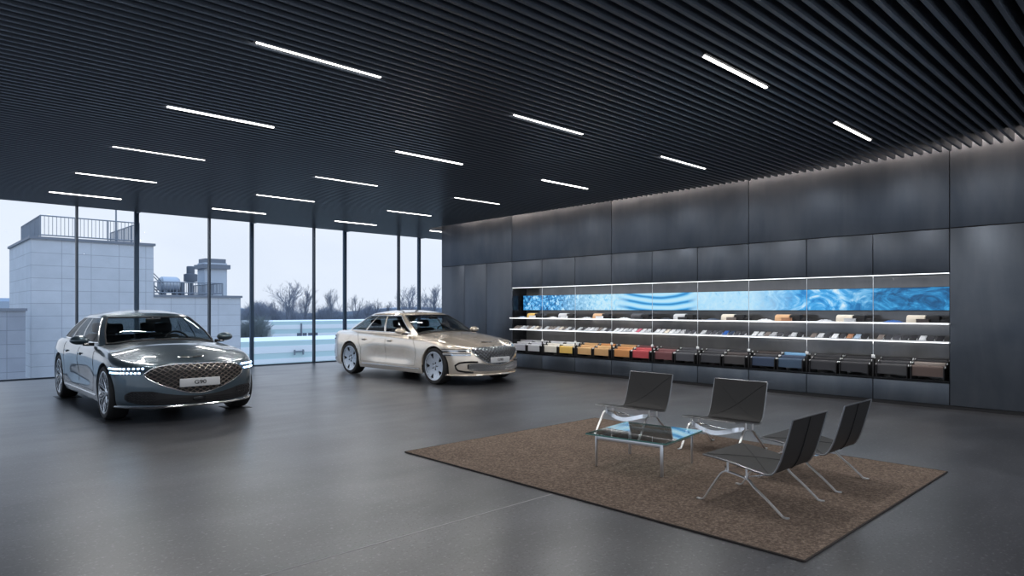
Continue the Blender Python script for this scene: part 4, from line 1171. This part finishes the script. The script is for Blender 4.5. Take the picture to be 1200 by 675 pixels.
xa_, xb2 = span(343, 355, LY); b.tube([(xa_ - l0, -.25, zl1 - GZ - px2(13)), (xb2 - l0, -.25, zl1 - GZ - px2(13))], .07, 6)
b.build('hand_rail', 'rail', lb)

# hills
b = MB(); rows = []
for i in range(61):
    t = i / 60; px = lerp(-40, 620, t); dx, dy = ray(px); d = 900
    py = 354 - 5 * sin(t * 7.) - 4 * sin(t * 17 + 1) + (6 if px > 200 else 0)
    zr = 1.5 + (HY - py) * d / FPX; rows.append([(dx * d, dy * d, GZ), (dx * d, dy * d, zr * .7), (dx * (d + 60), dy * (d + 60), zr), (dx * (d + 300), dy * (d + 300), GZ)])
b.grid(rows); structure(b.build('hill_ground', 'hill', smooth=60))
# bare trees
def tree_mesh(seed, H, spread, depth=5, lean=0.):
    r = random.Random(seed); b = MB()
    def limb(p, d, L, rad, lev):
        n = 3; pts = [p]; q = p.copy(); dd = d.copy()
        for k in range(n):
            dd = (dd + Vector((r.uniform(-1, 1), r.uniform(-1, 1), r.uniform(-.4, .8))) * (.16 if lev else .05)).normalized(); q = q + dd * L / n; pts.append(q.copy())
        b.tube(pts, [rad * lerp(1, .6, k / n) for k in range(n + 1)], 5 if lev < 2 else 3, caps=False)
        if lev >= depth: return
        nb = r.choice((3, 4, 4)) if lev else 16
        for k in range(nb):
            t = r.uniform(.35, 1.) if lev else lerp(.22, 1., (k + .5) / nb); i = min(n - 1, int(t * n)); s = pts[i].lerp(pts[i + 1], t * n - i)
            a = r.uniform(0, 2 * pi); tilt = r.uniform(.35, .8) * spread
            u = dd.orthogonal().normalized(); w = dd.cross(u); nd = (dd * cos(tilt) + (u * cos(a) + w * sin(a)) * sin(tilt)).normalized(); nd = (nd + Vector((0, 0, .22))).normalized()
            limb(s, nd, L * r.uniform(.48, .68) * (1 if lev else lerp(.80, .38, t)), rad * .50, lev + 1)
    limb(Vector((0, 0, 0)), Vector((lean, 0, 1)).normalized(), H * .80, H * .013, 0)
    zm = max(v[2] for v in b.v); b.v = [(v[0] * H / zm, v[1] * H / zm, v[2] * H / zm) for v in b.v]
    return b
tm_ = []
spec = [(305, 352, 118), (338, 327, 112), (358, 331, 115), (388, 337, 112), (417, 344, 124), (431, 351, 115), (441, 348, 118), (478, 332, 110), (508, 332, 112), (455, 352, 123), (322, 348, 120), (494, 347, 120)]
spot = ['low bare tree beside the concrete building', 'tall broad bare tree left of the thin mullion', 'tall slim bare tree just left of the thin mullion', 'bare tree between the thin mullion and the dark post', 'bare tree just right of the dark post',
        'small bare tree over the gold car boot', 'bare slender tree over the gold car rear window', 'round bare tree above the gold car roof', 'rounded bare tree beside the end of the display wall', 'small distant bare tree above the gold car',
        'small bare tree above the white building end', 'small bare tree between the last two big trees']
for i, (px, py, Y) in enumerate(spec):
    d = Y / ray(px)[1]; p = at_depth(px, py, d); H = p.z - GZ
    if i < 4: o = tree_mesh(11 + i, 10., [.8, .95, .75, .85][i]).build('bare_tree', 'hazed_bark', smooth=0, fixn=False); tm_.append(o)
    else: o = tm_[(i * 7) % 4].copy(); COL.objects.link(o)
    o.location = (p.x, p.y, GZ); k = H / 10.; wd = 1.25 if i in (7, 8, 1) else .95; o.scale = (k * wd, k * wd, k); o.rotation_euler = (0, 0, i * 1.3)
    tag(o, spot[i] + ' outside', 'tree', 'bare winter trees outside')
# thicket behind the pale building
def thicket(px0, px1, pyt, Y, m, seed, name, label):
    r = random.Random(seed); b = MB(); n = int((px1 - px0) * 26)
    for k in range(n):
        px = r.uniform(px0, px1); Yk = Y + r.uniform(-2, 5); d = Yk / ray(px)[1]; top = at_depth(px, pyt + 5 * sin(px * .13 + seed) + r.uniform(-2, 12), d)
        z0 = GZ + r.uniform(0, .5) * (top.z - GZ); q = Vector((top.x + r.uniform(-1, 1), top.y + r.uniform(-1, 1), z0)); mid = q.lerp(top, .55) + Vector((r.uniform(-.5, .5), r.uniform(-.5, .5), 0))
        b.tube([q, mid, top], [.06, .04, .015], 3, caps=False)
        for j in range(5):
            s = q.lerp(top, r.uniform(.35, .95)); e = s + Vector((r.uniform(-1.4, 1.4), r.uniform(-1., 1.), r.uniform(.3, 1.6))); b.tube([s, e], [.026, .010], 3, caps=False)
    o = b.build(name, m, smooth=0, fixn=False); tag(o, label, 'thicket', kind='stuff')
thicket(283, 330, 360, 144, 'hazed_twig', 3, 'thicket', 'dense leafless thicket beside the concrete building outside')
thicket(335, 525, 366, 136, 'hazed_twig', 5, 'thicket', 'grey leafless undergrowth behind the white and mint building')
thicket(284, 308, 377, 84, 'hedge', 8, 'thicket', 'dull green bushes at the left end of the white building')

# ------------------------------------------------------------------ light
w = bpy.data.worlds.new('overcast_sky'); S.world = w; w.use_nodes = True; t = NT(w); bg = t.n['Background']
tc = t.new('ShaderNodeTexCoord'); sp = t.new('ShaderNodeSeparateXYZ'); t.link(tc.outputs['Generated'], sp.inputs[0])
mp = t.new('ShaderNodeMapping'); mp.inputs['Scale'].default_value = (1, 1, 3.2); t.link(tc.outputs['Generated'], mp.inputs['Vector'])
n = t.noise(mp.outputs['Vector'], 2.2, 5, .55, .3)
g = t.ramp(sp.outputs['Z'], [(.0, (.68, .72, .79)), (.10, (.71, .745, .81)), (.24, (.72, .765, .85)), (.40, (.70, .88, 1.15)), (1., (.82, 1.16, 1.72))])
t.link(t.mix(t.maprange(n, .36, .60, .0, .22), g, (.46, .53, .66)), bg.inputs['Color'])
bg.inputs['Strength'].default_value = 1.05
def area(name, loc, sx, sy, e, c, rot):
    l = bpy.data.lights.new(name, 'AREA'); l.shape = 'RECTANGLE'; l.size = sx; l.size_y = sy; l.energy = e; l.color = c
    o = bpy.data.objects.new(name, l); COL.objects.link(o); o.location = loc; o.rotation_euler = rot; return o
# warm cove behind the slat ends washing the top of the display wall
for X, k0 in ((2.30, 1), (5.37, 0), (8.44, 0)):
    for k in range(k0, 6): area('ceiling_lamp', (X + .63, LIGHT_Y[k], CZ - .006), 1.22, .03, 24, (1., .985, .97), (0, 0, 0))
area('cove_lamp', (11.20, 5.1, 4.22), .05, 19.8, 85, (1., .80, .66), (0, radians(-62), 0))
# strip light of the niche and the lit shelf undersides
area('niche_lamp', (WX + .06, (NY0 + NY1) / 2, NZ1 - .012), .04, NY1 - NY0 - .1, 26, (1., .98, .96), (0, radians(4), 0))
area('shelf_lamp', (WX - .03, (NY0 + NY1) / 2, SZ[0] - .026), .03, NY1 - NY0 - .1, 6, (1., .98, .96), (0, radians(-25), 0))
area('shelf_lamp', (WX - .03, (NY0 + NY1) / 2, SZ[1] - .026), .03, NY1 - NY0 - .1, 14, (1., .98, .96), (0, radians(-15), 0))
# the rest of the ceiling lamps, behind the camera
for X in (-.7, 2.3, 5.4, 8.5):
    for Y in (-3.2, -1.0): area('ceiling_lamp', (X, Y, CZ - .03), 1.24, .05, 27, (1., .985, .97), (0, 0, 0))

S.view_settings.view_transform = 'Standard'; S.view_settings.look = 'None'; S.view_settings.gamma = 1; S.view_settings.use_curve_mapping = False
S.view_settings.exposure = 0.32
S.cycles.use_denoising = True; S.cycles.denoising_input_passes = 'RGB_ALBEDO_NORMAL'; S.cycles.denoising_prefilter = 'ACCURATE'
S.cycles.max_bounces = 10; S.cycles.transparent_max_bounces = 24; S.cycles.caustics_reflective = False
